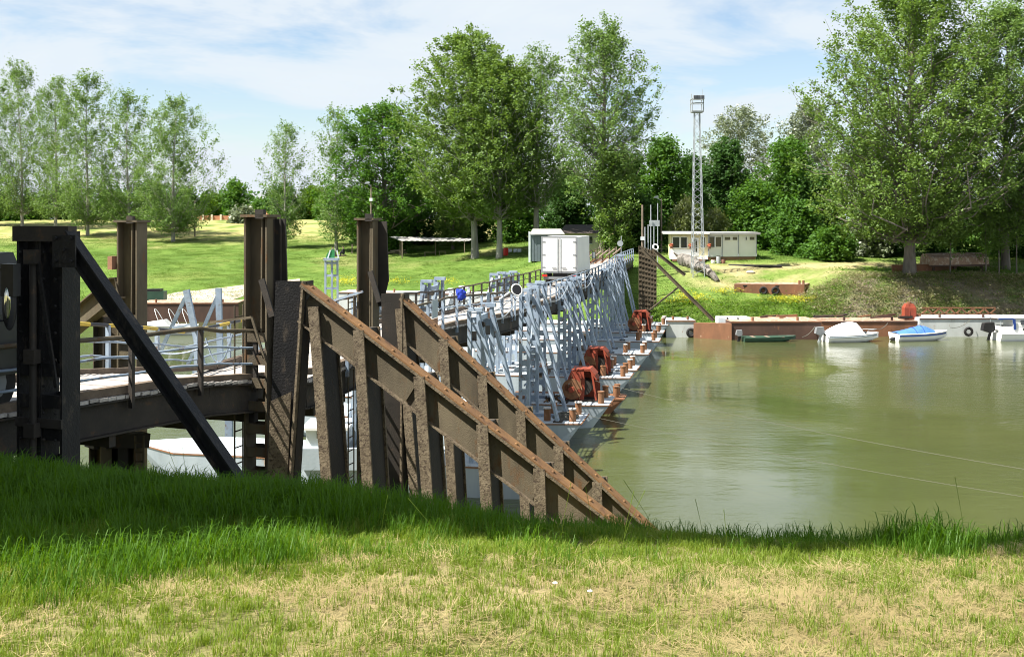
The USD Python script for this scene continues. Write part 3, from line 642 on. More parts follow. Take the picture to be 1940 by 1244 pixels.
# pier under the approach span
t = thing('bridge_pier', 'rusty brown steel piles under the approach span, beside the pontoon bow', 'pier', at(210, 930, 22.5))
for px, m in ((190, 'rusty_steel'), (222, 'dark_steel'), (252, 'rusty_steel')):
    a = at(px, 838, 22.8 + (px - 190) * 0.012); b = a.copy(); b[2] = 2.5; part(t, 'pile', B().hbeam(a, b, 0.30, 0.34, 0.03, side=NN), m)
part(t, 'pile_cap', B().bar(at(170, 834, 22.7), at(275, 832, 23.6), 0.4, 0.3), 'dark_steel')
for k in range(6): part(t, 'ladder_rung', B().cyl(at(256, 838 + 18 * k, 22.6), at(272, 838 + 18 * k, 22.7), 0.018, 6), 'rusty_steel')
for px in (256, 272): part(t, 'ladder_rail', B().cyl(at(px, 825, 22.65), at(px, 940, 22.65), 0.022, 6), 'rusty_steel')

# ------------------------------------------------------------------ pontoons, bollards, winches, trestles
DW = 1.12


def pontoon(label, tip, ang, length, width, mats, n_boll, caps, low=0.0, pointed=False):
    ax = V(math.cos(ang), math.sin(ang), 0); sd = V(-ax[1], ax[0], 0); z1, zb = DW - low, -0.6
    c = lambda u, v, z: V(tip[0], tip[1], 0) - ax * u + sd * v + V(0, 0, z)
    t = thing('pontoon', label, 'pontoon', c(length / 2, 0, 0), 'pontoons carrying the bridge')
    h = width / 2; hb = h * 0.80
    le = length
    pl = [(0.0, hb), (0.0, -hb), (1.6, -h), (le - 2.4, -h), (le, -h * (0.12 if pointed else 0.7)), (le, h * (0.12 if pointed else 0.7)), (le - 2.4, h), (1.6, h)]
    bt = [(1.25, hb * 0.96), (1.25, -hb * 0.96), (2.2, -h), (le - 3.2, -h), (le - 1.4, -h * 0.2), (le - 1.4, h * 0.2), (le - 3.2, h), (2.2, h)]
    part(t, 'hull', B().hull([c(u, v, z1) for u, v in pl] + [c(u, v, zb) for u, v in bt]), mats[0])
    part(t, 'deck_plate', B().prism([c(u + (0.03 if u < 1 else 0), v * 0.985, z1 + 0.004) for u, v in pl], (0, 0, 0.02)), mats[1])
    rub = B()
    for k in range(len(pl)):
        (u, v), (u2, v2) = pl[k], pl[(k + 1) % len(pl)]
        rub.bar(c(u, v, z1 - 0.02), c(u2, v2, z1 - 0.02), 0.04, 0.045)
    part(t, 'rub_rail', rub, 'bollard_rust')
    for k in range(n_boll):
        p = c(0.45 + 1.15 * (k // 2), (hb - 0.42) * (1 if k % 2 else -1), z1)
        bd = part(t, 'bollard', B().cyl(p, p + V(0, 0, 0.56), 0.155, 12), 'bollard_rust', smooth=50)
        part(bd, 'bollard_cap', B().cyl(p + V(0, 0, 0.562), p + V(0, 0, 0.615), 0.175, 12), caps, smooth=50)
    q = c(length * 0.45, 0.5, z1 + 0.024)
    part(t, 'hatch', B().box(q + V(0, 0, 0.10), (0.9, 0.8, 0.2), ax), mats[1])
    return t, c, ax, sd, z1


TIPS = [  # px, py of the bow's near deck corner, label, bollards, cap, low
    (1054, 888, 'nearest grey pontoon, under the sloping girders, with blue-white deck', 2, 'bollard_cap', 0, True),
    (1101, 803, 'grey pontoon with ropes round its bollards, just behind the second girder', 4, 'bollard_cap', 0, False),
    (1154, 768, 'grey pontoon carrying the nearest red winch', 2, 'bollard_rust', 0, False),
    (1193, 717, 'white-decked pontoon carrying the second red winch, its rusty bollards paired', 4, 'bollard_rust', 0, False),
    (1206, 702, 'pontoon half hidden behind the one with the second red winch', 4, 'bollard_cap', 0, False),
    (1229, 671, 'grey pontoon in the middle of the row, two dark caps on its bollards', 4, 'bollard_cap', 0, False),
    (1249, 647, 'third pontoon from the far bank, slats of shadow across its deck', 4, 'bollard_rust', 0, False),
    (1257, 631, 'second pontoon from the far bank, narrow white bow', 4, 'bollard_cap', 0, False),
    (1266, 616, 'farthest pontoon, under the farthest red winch', 4, 'bollard_cap', 0, False)]
PON = []
for px, py, lab, nb, cap, low, ptd in TIPS:
    Y = F * (EYE - DW) / (py - HZ); tip = at(px, py, Y)
    sb = s_at_y(Y + 0.8); d = dird(sb); n = V(d[1], -d[0], 0); ang = math.atan2(n[1], n[0])
    ctr = tip + d * 1.35                                            # the corner seen is the bow's near one
    w = 3.3 if len(PON) not in (3, 4, 7, 8) else 2.9
    PON.append((*pontoon(lab, ctr, ang, 17.4 if ptd else 14.6, w, ('hull_grey', 'deck_grey'), nb, cap, low, ptd), sb, ctr, w))
# small rusty raft between the first two winches
tp = at(1184, 757, F * (EYE - 0.8) / (757 - HZ))
t, *_ = pontoon('low brown rusty raft squeezed between two pontoons behind the nearest winch', tp + V(0.1, 0.9, 0), -0.2, 6.0, 1.9, ('barge_rust', 'barge_rust'), 2, 'bollard_rust', 0.32)


def ladder(b, p0, p1, gap, w, sidev, step=0.42):
    """Two stringers and their rungs, as one lattice member."""
    sidev = unit(sidev)
    for k in (-1, 1): b.bar(p0 + sidev * gap / 2 * k, p1 + sidev * gap / 2 * k, w, w, sidev)
    L = np.linalg.norm(p1 - p0); n = max(2, int(L / step))
    for k in range(1, n):
        p = p0 + (p1 - p0) * k / n
        b.bar(p - sidev * gap / 2, p + sidev * gap / 2, w * 0.5, w * 1.9)
    return b


trg = np.random.default_rng(17)


def trestle(label, k, side, top_dz, off, foot, mats=('grey_paint', 'grey_paint'), tall=0.0):
    _, c, ax, sd, z1, sb, ctr, w = PON[k]
    e = (pth(sb, 0.0) - ctr); u_edge = -np.dot(e, ax)                  # distance from the bow back to the deck's right edge
    u = u_edge - off if side > 0 else u_edge + DECK_W + off
    out = -foot if side > 0 else foot
    zt = pth(sb)[2] + top_dz
    t = thing('trestle', label, 'trestle', c(u, 0, z1), 'lattice trestles on the pontoons')
    h = w * 0.34
    j1, j2 = trg.normal(0, 0.07), trg.normal(0, 0.07)
    for v in (-h, h):
        part(t, 'lattice_post', ladder(B(), c(u, v, z1 + 0.02), c(u + j1, v + j2, zt + (tall if v > 0 else 0)), 0.36, 0.14, ax, 0.6), mats[0])
        part(t, 'strut', ladder(B(), c(u + out, v * 1.05, z1 + 0.02), c(u + out * 0.06, v, zt - 0.12), 0.22, 0.12, sd, 0.7), mats[1])
        part(t, 'foot_plate', B().box(c(u + out, v * 1.05, z1 + 0.05), (0.4, 0.4, 0.06), ax), 'dark_steel')
        part(t, 'cap', B().box(c(u, v, zt + 0.05 + (tall if v > 0 else 0)), (0.52, 0.26, 0.14), ax), mats[0])
    part(t, 'cross_brace', B().bar(c(u, -h, z1 + 0.5), c(u, h, zt - 1.2), 0.05, 0.07), mats[1])
    part(t, 'head_beam', B().bar(c(u + 0.1, -h, zt - 0.35), c(u + 0.1, h, zt - 0.35), 0.12, 0.2), mats[0])
    part(t, 'sill', B().bar(c(u - 0.3 * np.sign(out), 0, z1 + 0.09), c(u + out, 0, z1 + 0.09), 0.14, 0.14), mats[1])
    for zz in (1.6, 3.0): part(t, 'tie', B().bar(c(u, -h, z1 + zz), c(u, h, z1 + zz), 0.05, 0.08), mats[1])
    part(t, 'pulley', B().cyl(c(u - 0.25, -h - 0.06, zt - 0.5), c(u - 0.25, -h + 0.06, zt - 0.5), 0.11, 12), 'dark_steel', smooth=40)
    return t


RL = ['nearest water-side trestle, whitish ladder posts with a blue sack beside it', 'trestle below the round white-rimmed lamp, its struts spread widest', 'pair of ladder posts standing behind the nearest red winch',
      'trestle in front of the truck\'s left rear lamp', 'trestle below the truck\'s yellowish tail bracket', 'dark blue-grey trestle right below the truck\'s right side', 'trestle rising above the white-and-grey shadow slats',
      'slim trestle third from the rusty posts, open ladder in the light', 'farthest water-side trestle, beside the rusty post row']
OFFS = [(0.75, 1.5, 0.55), (0.85, 1.55, 1.15), (0.25, 1.6, 1.2), (0.2, 1.5, 0.75), (0.3, 1.5, 0.9), (0.25, 1.5, 0.65), (0.3, 1.5, 0.7), (0.3, 1.4, 0.75), (0.4, 1.4, 1.0)]
for k, (lab, (off, foot, dz)) in enumerate(zip(RL, OFFS)): trestle(lab, k, 1, dz, off, foot)
LL = ['far-side trestle nearest to the striped rail, in front of the meadow', 'tall ladder trestle with brown foot right of the slim tower', 'low pale trestle with leaning struts behind the dark far handrail', 'far-side trestle with a thin pole, left of the truck',
      'twin-capped far-side trestle nearest to the truck', None, None, None, None]
LO = [(0.5, 1.4, 0.9), (0.4, 1.5, 1.5), (0.5, 1.7, 0.9), (0.5, 1.6, 1.3), (0.5, 1.5, 1.2)]
for k, lab in enumerate(LL):
    if lab: trestle(lab, k, -1, LO[k][2], LO[k][0], LO[k][1], ('grey_paint' if k != 2 else 'pale_paint', 'pale_paint' if k in (2, 3) else 'grey_paint'))


def winch(label, k, u0, rope=True, drum=True, back=False, size=1.0):
    _, c0, ax, sd, z1, sb, ctr, w = PON[k]
    c = lambda u, v, z: c0(u, v, z1 + z)
    t = thing('winch', label, 'winch', c(u0, 0, 0), 'red winches on the pontoons')
    S = size
    prof = [(-0.95, 0.0), (-0.95, 0.45), (-1.02, 0.85), (-0.55, 1.78), (0.45, 1.82), (0.72, 1.5), (0.88, 0.85), (0.88, 0.0)]   # along -ax, z
    for v in (-0.62, 0.56):
        o = [c(u0 + a * -S, v * S, z * S) for a, z in (prof if v > 0 else [(-0.95, 0.0), (-0.88, 0.30), (-1.05, 0.62), (-1.05, 0.98), (-0.88, 1.10), (-0.62, 1.74), (-0.42, 1.78), (-0.40, 1.50), (-0.22, 1.50), (-0.20, 1.79), (0.10, 1.80), (0.16, 0.95), (0.10, 0.0)])]
        sp = part(t, 'side_plate', B().prism(o, sd * 0.06 * S), 'red_oxide')
        for (a, z, r) in ((-0.78, 0.80, 0.20), (-0.12, 0.62, 0.15), (-0.05, 1.42, 0.09)):
            q = c(u0 - a * S, (v - 0.14 if v < 0 else v + 0.06) * S, z * S)
            part(sp, 'bearing', B().cyl(q, q + sd * 0.14 * S, r * S, 14), 'red_oxide', smooth=40)
    part(t, 'top_cover', B().prism([c(u0 + 0.58 * S, -0.66 * S, 1.79 * S), c(u0 - 0.45 * S, -0.66 * S, 1.83 * S), c(u0 - 0.75 * S, -0.66 * S, 1.5 * S), c(u0 - 0.77 * S, -0.66 * S, 1.54 * S), c(u0 - 0.46 * S, -0.66 * S, 1.88 * S), c(u0 + 0.58 * S, -0.66 * S, 1.85 * S)], sd * 1.32 * S), 'red_oxide')
    part(t, 'drum', B().cyl(c(u0 - 0.1, -0.55 * S, 0.8 * S), c(u0 - 0.1, 0.55 * S, 0.8 * S), 0.42 * S, 18), 'dark_steel', smooth=40)
    part(t, 'gear_wheel', B().cyl(c(u0 + 0.55 * S, -0.76 * S, 0.72 * S), c(u0 + 0.55 * S, -0.68 * S, 0.72 * S), 0.58 * S, 24), 'bollard_rust', smooth=40)
    part(t, 'shaft', B().cyl(c(u0 + 0.55 * S, -1.05 * S, 0.72 * S), c(u0 + 0.55 * S, -0.66 * S, 0.72 * S), 0.16 * S, 14), 'red_oxide', smooth=40)
    part(t, 'corner_post', B().bar(c(u0 - 0.82 * S, -0.6 * S, 0.0), c(u0 - 0.55 * S, -0.6 * S, 1.76 * S), 0.09, 0.09), 'red_oxide')
    part(t, 'top_plate', B().prism([c(u0 - 0.10 * S, -0.66 * S, 1.80 * S), c(u0 - 0.52 * S, -0.66 * S, 1.80 * S), c(u0 - 0.86 * S, -0.66 * S, 1.28 * S), c(u0 - 0.80 * S, -0.66 * S, 1.26 * S), c(u0 - 0.46 * S, -0.66 * S, 1.75 * S), c(u0 - 0.10 * S, -0.66 * S, 1.75 * S)], sd * 1.30 * S), 'red_oxide')
    for a in (-0.7, -0.15): part(t, 'rib', B().bar(c(u0 - a * S, -0.65 * S, 0.1), c(u0 - (a + 0.1) * S, -0.65 * S, 1.5 * S), 0.05, 0.05), 'bollard_rust')
    part(t, 'base_frame', B().box(c(u0, 0, 0.05), (2.0 * S, 1.5 * S, 0.10), ax), 'dark_steel')
    return t


winch('nearest red winch house, its dark side opening paying out a rope', 2, 1.45, size=0.88)
winch('red winch with a round gear and hub, middle one of three', 3, 2.05, size=0.86)
winch('farthest red winch, dark red wheel in front of the green bank', 7, 1.9, size=0.9)
t = thing('chain_heap', 'heap of rusty chains and hooks at the foot of the nearest red winch', 'chain', PON[2][1](3.0, -0.6, DW))
cr = np.random.default_rng(5)
for k in range(9):
    q = PON[2][1](2.9 + cr.normal(0, 0.25), -0.7 + cr.normal(0, 0.3), DW + 0.03); pts = [q + V(*cr.normal(0, 0.18, 2), 0.02 + 0.15 * abs(cr.normal())) for _ in range(5)] + [q]
    part(t, 'chain', B().tube(pts, 0.035, 5), 'orange_rust' if k % 2 else 'dark_steel')


def rope(label, p, q, sag, r=0.006, n=28, mat='rope'):
    s = np.linspace(0, 1, n)[:, None]; pts = p * (1 - s) + q * s; pts[:, 2] -= (4 * s * (1 - s)).ravel() * sag
    return single('mooring_rope', B().tube(pts, r, 5), mat, label, 'rope', smooth=60)


rope('pale rope running from the nearest red winch over the water to the right', PON[2][1](1.1, 0.0, DW + 1.05), V(16.0, 22.0, 4.3), 0.35)
rope('lower pale rope, running from the roped bollards over the water to the right', PON[1][1](0.5, -0.9, DW + 0.45), V(18.2, 25.0, 2.9), 0.25)
for q, lab in ((V(16.0, 22.0, 0), 'steel mooring stake holding the upper pale rope, outside the right edge'), (V(18.2, 25.0, 0), 'steel mooring stake holding the lower pale rope, outside the right edge')):
    g0 = ground(q); single('mooring_stake', B().cyl(V(q[0], q[1], g0 - 0.5), V(q[0], q[1], max(g0 + 0.25, 4.4 if q[1] < 23 else 3.0)), 0.06, 10), 'dark_steel', lab, 'stake', smooth=50)
bt = B()
for k in range(14):
    g = np.linspace(0, 2 * PI, 16); q = PON[1][1](0.9, 0.0, DW + 0.05 + 0.012 * k); a = PON[1][2]; sdd = PON[1][3]; r0 = 0.75 - 0.03 * k
    bt.tube([q + a * r0 * math.cos(x + k) * 0.8 + sdd * r0 * math.sin(x + k) + V(0, 0, 0.03 * math.sin(3 * x + k)) for x in g], 0.02, 4, cap=False)
single('rope_coil', bt, 'rope', 'tangle of pale rope lying between the bollards of the second pontoon', 'rope')

# cables and clutter at the trestle heads
hd = PON[0]
ring_c = at(979, 549, 48.4)
t = thing('ring_lamp', 'round lamp with a white rim fixed on top of the second trestle', 'lamp', ring_c)
m = trimesh.creation.torus(0.25, 0.035, 24, 8); m.apply_transform(trimesh.transformations.rotation_matrix(1.25, [1, 0.5, 0])); m.apply_translation(ring_c); part(t, 'rim', m, 'white_gel', smooth=True)
m = trimesh.creation.cylinder(0.23, 0.05, sections=24); m.apply_transform(trimesh.transformations.rotation_matrix(1.25, [1, 0.5, 0])); m.apply_translation(ring_c); part(t, 'face', m, 'black_plastic')
part(t, 'arm', B().cyl(ring_c - V(0.3, 0, 0.1), ring_c - V(0.75, -0.2, 0.42), 0.045, 8), 'pale_paint'); part(t, 'arm', B().cyl(ring_c - V(0.75, -0.2, 0.42), ring_c - V(0.6, -0.1, 1.2), 0.05, 8), 'grey_paint')
sk = trimesh.creation.icosphere(3, 0.2); sk.vertices *= [1.05, 0.6, 1.0]; sk.vertices += (meshkit.fbm(sk.vertices * 6, 3, 4)[:, None] - 0.5) * sk.vertices * 1.6; sk.apply_translation(at(874, 558, 40.2))
single('blue_sack', sk, 'royal_blue', 'bright blue cloth bundle slung over the rail by the nearest trestle', 'cloth bundle', smooth=True)
wv = thing('hanging_cable', 'grey cable looping between rail posts beside the tall double column', 'cable', at(400, 650, 23))
for k, (x0, x1, y0, dy) in enumerate(((300, 395, 668, 8), (390, 440, 640, 50))):
    s = np.linspace(0, 1, 16); pts = [at(x0 + (x1 - x0) * u, y0 - (x1 - x0) * 0.16 * u + dy * 4 * u * (1 - u), 22.3 + (x0 - 300) * 0.012) for u in s]
    part(wv, 'cable', B().tube(pts, 0.018, 5), 'grey_paint')

# cables drooping from trestle to trestle, and loose gear on the pontoon decks
def head(k, side, off):
    sb = PON[k][5]; return pth(sb, off if side > 0 else -DECK_W - off, 0.75 + 0.15 * (k % 3))


for k in range(8):
    cb = B()
    for m2 in range(2):
        p, q = head(k, 1, 0.35 + 0.3 * m2), head(k + 1, 1, 0.35 + 0.3 * m2); s5 = np.linspace(0, 1, 14)[:, None]; pts = p * (1 - s5) + q * s5; pts[:, 2] -= (4 * s5 * (1 - s5)).ravel() * (0.45 + 0.3 * m2)
        cb.tube(pts, 0.022, 5)
    single('slack_cable', cb, 'rubber' if k % 2 else 'galvanised', ['slack cable between the first and second water-side trestles', 'slack dark cable between the second and third water-side trestles', 'slack cable between the third and fourth water-side trestles', 'slack dark cable between the fourth and fifth water-side trestles', 'slack cable between the fifth and sixth water-side trestles', 'slack dark cable between the sixth and seventh water-side trestles', 'slack cable between the seventh and eighth water-side trestles', 'slack dark cable leading to the farthest water-side trestle'][k], 'cable')
cg = np.random.default_rng(31)
GEAR = ['brown wooden box on the deck of the nearest pontoon', 'rusty plank pile on the roped pontoon', 'dark crate beside the foot of the trestle behind the nearest winch', 'old timber on the white-decked pontoon', 'rusty crate on the half hidden pontoon', 'dark box on the middle pontoon of the row', 'rust-brown timber on the third pontoon from the far bank', 'dark crate on the second pontoon from the far bank']
for k in range(8):
    _, c, ax, sd, z1, sb, ctr, w = PON[k]; u = cg.uniform(4.6, 6.2); t = thing('deck_gear', GEAR[k], 'gear', c(u, 0, z1))
    for j in range(4):
        q = c(u + cg.normal(0, 0.35), cg.uniform(-0.9, 0.9), z1 + 0.03); a = unit(V(cg.normal(), cg.normal(), 0)); L = cg.uniform(0.3, 1.3); hh = cg.uniform(0.08, 0.32)
        part(t, 'timber', B().bar(q + V(0, 0, hh / 2), q + a * L + V(0, 0, hh / 2), cg.uniform(0.12, 0.4), hh), ('old_wood', 'dark_steel', 'barge_rust', 'wood_red')[(j + k) % 4])

# grey A-frames on the left ends of the pontoons
for lab, px, top, Y in (('grey A-frame leaning above the white motorboat with hoops', 353, 549, 45.5), ('grey upright frame post right of the motorboat with hoops', 414, 546, 47.5)):
    t = thing('a_frame', lab, 'frame', at(px, 690, Y))
    part(t, 'upright', B().bar(at(px, top, Y), at(px + (32 if px < 400 else 4), 700, Y), 0.24, 0.2, (0, 1, 0)), 'grey_paint')
    part(t, 'leg', B().bar(at(px - 2, top + 14, Y + 0.1), at(px - (60 if px < 400 else 58), 690, Y + 0.8), 0.14, 0.14, (0, 1, 0)), 'grey_paint')
    part(t, 'foot', B().bar(at(px + 20, 690, Y), at(px + 20, 850, Y), 0.3, 0.25, (0, 1, 0)), 'grey_paint')
    part(t, 'cross_tie', B().bar(at(px - 26, 620, Y + 0.3), at(px + 14, 614, Y), 0.08, 0.1, (0, 1, 0)), 'grey_paint')

t = thing('work_boat', 'grey work boat with a small wheelhouse moored under the dipping span', 'boat', at(620, 900, 40.5))
wb = [at(x, y, 41) for x, y in ((578, 842), (830, 842))]
part(t, 'hull', B().bar(at(575, 858, 42), at(700, 858, 42), 2.2, 0.8), 'hull_grey'); part(t, 'wheelhouse', B().bar(at(588, 825, 42), at(662, 825, 42), 1.8, 1.0), 'pale_paint'); part(t, 'roof', B().bar(at(580, 803, 42), at(668, 803, 42), 2.1, 0.10), 'white_gel')
part(t, 'window', B().bar(at(600, 820, 41.02), at(650, 820, 41.02), 0.03, 0.4), 'window_glass')

# ladder post with green wheel on the far side of the deck
pl = at(628, 548, 46.0)
t = thing('ladder_post', 'slim blue-grey ladder post topped by a green quarter wheel, left of the slim tower', 'post', pl)
for dx in (-0.25, 0.02, 0.25): part(t, 'upright', B().bar(at(628, 492, 46) + V(dx, 0, 0), at(628, 830, 46) + V(dx * 1.15, 0, 0), 0.08, 0.08), 'grey_paint')
for k in range(13): part(t, 'rung', B().bar(at(628, 498 + 24 * k, 46) - V(0.28, 0, 0), at(628, 498 + 24 * k, 46) + V(0.28, 0, 0), 0.06, 0.09), 'grey_paint')
part(t, 'head_plate', B().box(at(628, 491, 46), (0.62, 0.4, 0.1)), 'grey_paint')
g = np.linspace(0, PI / 2, 9); c = at(622, 489, 46)
part(t, 'green_wheel', B().prism([c + V(0.26, 0, 0), *[c + V(0.26 - 0.36 * math.cos(x), 0, 0.36 * math.sin(x)) for x in g]], (0, 0.06, 0)), 'green_paint')
for dx in (-0.16, 0.30): part(t, 'bracket', B().bar(at(628, 490, 46) + V(dx, 0, 0), at(628, 474, 46) + V(dx * 0.6 + 0.05, 0, 0), 0.05, 0.05), 'pale_paint')

# ------------------------------------------------------------------ vehicles on the bridge
def wheel(t, c, ax, r, w):
    ax = unit(ax)
    wl = part(t, 'wheel', B().cyl(c - ax * w / 2, c + ax * w / 2, r, 20), 'rubber', smooth=40)
    part(wl, 'rim', B().cyl(c - ax * (w / 2 + 0.01), c + ax * (w / 2 + 0.01), r * 0.55, 14), 'truck_frame', smooth=40)


sT = s_at_y(74.2); dT = dird(sT); nT = nrm(sT); o = pth(sT, -1.72)
tp = lambda u, v, z: o + dT * u + nT * v + V(0, 0, z)          # u forward from the rear, v to the right
t = thing('box_truck', 'white box truck seen from behind, driving away over the bridge', 'truck', tp(4, 0, 0))
part(t, 'cargo_box', B().bar(tp(0.06, 0, 2.2), tp(6.2, 0, 2.2), 2.46, 2.42), 'truck_white')
part(t, 'rear_frame', B().bar(tp(0.0, -1.19, 2.2), tp(0.07, -1.19, 2.2), 0.12, 2.48).bar(tp(0.0, 1.19, 2.2), tp(0.07, 1.19, 2.2), 0.12, 2.48).bar(tp(0.0, 0, 3.39), tp(0.07, 0, 3.39), 2.26, 0.11).bar(tp(0.0, 0, 1.02), tp(0.07, 0, 1.02), 2.26, 0.12), 'truck_frame')
for v in (-0.575, 0.575):
    d = part(t, 'rear_door', B().bar(tp(-0.015, v, 2.21), tp(0.055, v, 2.21), 1.10, 2.24), 'truck_white')
    for z in (1.35, 2.2, 3.08): part(d, 'hinge', B().bar(tp(-0.04, v * 1.82, z), tp(0.0, v * 1.82, z), 0.2, 0.06), 'truck_frame')
    part(d, 'lock_bar', B().cyl(tp(-0.045, v * 0.18, 1.1), tp(-0.045, v * 0.18, 3.32), 0.022, 8), 'galvanised')
    part(d, 'handle', B().bar(tp(-0.06, v * 0.3, 1.32), tp(-0.06, v * 0.85, 1.32), 0.03, 0.05), 'truck_frame')
part(t, 'chassis', B().bar(tp(0.25, 0, 0.82), tp(8.0, 0, 0.82), 0.9, 0.25), 'black_plastic')
part(t, 'bumper', B().bar(tp(0.1, -1.1, 0.62), tp(0.1, 1.1, 0.62), 0.1, 0.16), 'truck_frame')
for v in (-1.0, 1.0): part(t, 'tail_lamp', B().bar(tp(0.03, v - 0.17, 0.78), tp(0.03, v + 0.17, 0.78), 0.08, 0.14), 'lamp_red')
for v in (-0.98, 0.98):
    for u in (1.7, 6.9): wheel(t, tp(u, v, 0.45), nT, 0.45, 0.32)
part(t, 'cab', B().hull([tp(6.4, v, z) for v in (-1.1, 1.1) for z in (0.6, 2.7)] + [tp(8.0, v, z) for v in (-1.05, 1.05) for z in (0.6, 1.5)] + [tp(7.6, v, 2.65) for v in (-1.0, 1.0)]), 'truck_white')
m1 = part(t, 'mirror', B().box(tp(7.4, 1.42, 1.95), (0.12, 0.26, 0.5), dT), 'black_plastic')
part(m1, 'mirror_glass', B().box(tp(7.33, 1.42, 1.95), (0.02, 0.2, 0.42), dT), 'mirror_glass')
part(m1, 'mirror_arm', B().cyl(tp(7.4, 1.1, 2.15), tp(7.4, 1.42, 2.15), 0.02, 6), 'black_plastic')

# the second truck, just outside the left edge: its mirrors reach into the picture
oc = at(-42, 600, 17.4); oc[2] = 7.05; cp = lambda u, v, z: oc + DN * u - NN * v + V(0, 0, z)
t = thing('parked_truck', 'truck cab at the left edge, only its two black wing mirrors in view', 'truck', cp(0.8, 1.2, 0))
part(t, 'cab', B().hull([cp(u, v, z) for u in (-0.4, 1.3) for v in (0.0, 2.3) for z in (0.6, 1.6)] + [cp(u, v, 2.6) for u in (-0.4, 0.9) for v in (0.12, 2.18)]), 'black_plastic')
part(t, 'load_bed', B().bar(cp(-4.6, 1.15, 1.25), cp(-0.6, 1.15, 1.25), 2.3, 0.6), 'dark_steel')
for u in (-3.6, 0.4):
    for v in (0.2, 2.1): wheel(t, cp(u, v, 0.48), NN, 0.48, 0.3)
mc = at(20, 530, 16.9)
mu = part(t, 'mirror', B().box(mc, (0.24, 0.16, 0.50), NN), 'black_plastic'); part(mu, 'mirror_arm', B().tube([at(-20, 509, 17.1), at(14, 510, 17.0), at(24, 520, 16.95)], 0.022, 7), 'black_plastic', smooth=60)
mc = at(18, 579, 16.9); m = trimesh.creation.icosphere(3, 1.0); m.vertices *= [0.11, 0.08, 0.38]; m.apply_translation(mc)
mu = part(t, 'mirror', m, 'black_plastic', smooth=True); m = trimesh.creation.icosphere(3, 1.0); m.vertices *= [0.05, 0.015, 0.24]; m.apply_translation(mc + V(0.0, -0.075, 0.05)); part(mu, 'mirror_glass', m, 'mirror_glass', smooth=True)
part(t, 'mirror_arm', B().tube([at(-30, 612, 17.1), at(10, 606, 17.0), at(20, 600, 16.95)], 0.02, 7), 'black_plastic', smooth=60)

# ------------------------------------------------------------------ barges and boats along the far bank
def barge(label, p0, p1, depth, top, mats, extra=None, rake=0.0):
    a = unit(V(p1[0] - p0[0], p1[1] - p0[1], 0)); bk = V(-a[1], a[0], 0)
    if bk[1] < 0: bk = -bk
    t = thing('barge', label, 'barge', (p0 + p1) / 2)
    q0, q1 = V(p0[0], p0[1], 0), V(p1[0], p1[1], 0)
    part(t, 'hull', B().hull([q + s * bk * depth + V(0, 0, z) - a * rk for q, rk0 in ((q0, 1), (q1, -1)) for s in (0, 1) for z, rk in ((top, rake * rk0), (-0.6, 0))]), mats[0])
    part(t, 'deck_plate', B().prism([q0 + V(0, 0, top + 0.004) + a * 0.04 + bk * 0.04, q1 + V(0, 0, top + 0.004) - a * 0.04 + bk * 0.04, q1 + V(0, 0, top + 0.004) - a * 0.04 + bk * (depth - 0.04), q0 + V(0, 0, top + 0.004) + a * 0.04 + bk * (depth - 0.04)], (0, 0, 0.02)), mats[1])
    part(t, 'rub_rail', B().bar(q0 - bk * 0.03 + V(0, 0, top - 0.05), q1 - bk * 0.03 + V(0, 0, top - 0.05), 0.06, 0.1), mats[2])
    n = max(2, int(np.linalg.norm(q1 - q0) / 3.2))
    for k in range(n):
        q = q0 + (q1 - q0) * (k + 0.5) / n + bk * 0.35
        part(t, 'bollard', B().cyl(q + V(0, 0, top + 0.024), q + V(0, 0, top + 0.34), 0.11, 8), mats[2], smooth=50)
    return t, a, bk


def tyre(c, ax, label, r=0.42):
    m = trimesh.creation.torus(r * 0.72, r * 0.28, 20, 8); zz = unit(ax)
    m.apply_transform(trimesh.geometry.align_vectors([0, 0, 1], zz)); m.apply_translation(c)
    single('fender_tyre', m, 'rubber', label, 'tyre', smooth=True)


barge('white steel pontoon end at the bank beside the farthest red winch', at(1262, 640, 94.8), at(1318, 640, 94.8), 3.0, 1.45, ('barge_white', 'deck_grey', 'bollard_rust'))
t, a, bk = barge('big rusty barge with a rust-orange end, moored left of the covered boats', at(1385, 640, 92.6), at(1556, 640, 93.0), 4.2, 1.55, ('barge_brown', 'barge_deck', 'barge_rust'))
part(t, 'end_wall', B().prism([at(1314, 612, 94.4), at(1386, 613, 92.5), at(1386, 650, 92.5), at(1314, 650, 94.4)], (0.3, 0.6, 0)), 'barge_rust')
part(t, 'low_cabin', B().bar(at(1358, 606, 95.2), at(1418, 606, 95.2), 1.4, 0.55), 'pale_paint')
for px in (1378, 1398): part(t, 'cabin_rib', B().bar(at(px, 601, 94.46), at(px, 611, 94.46), 0.08, 0.05, (0, 1, 0)), 'dark_steel')
t, a, bk = barge('long low rusty barge with clutter on deck, behind the white covered boat', at(1556, 640, 95.2), at(1738, 640, 95.4), 3.2, 1.35, ('barge_rust', 'barge_deck', 'barge_brown'))
br = np.random.default_rng(12)
for k in range(16):
    q = at(1420 + 300 * br.random(), 640, 95.6 + 1.6 * br.random()); q[2] = 1.62
    part(t, 'scrap', B().bar(q, q + V(br.uniform(0.4, 2.0), br.normal(0, 0.3), br.uniform(0, 0.15)), br.uniform(0.08, 0.3), br.uniform(0.06, 0.25)), ('barge_rust', 'dark_steel', 'barge_brown')[k % 3])
t, a, bk = barge('long pale grey barge behind the cabin boat, rusty truss lying on its deck', at(1742, 640, 95.0), at(1990, 640, 95.6), 3.0, 1.62, ('barge_white', 'deck_grey', 'barge_brown'))
tr = B(); z0 = 1.9
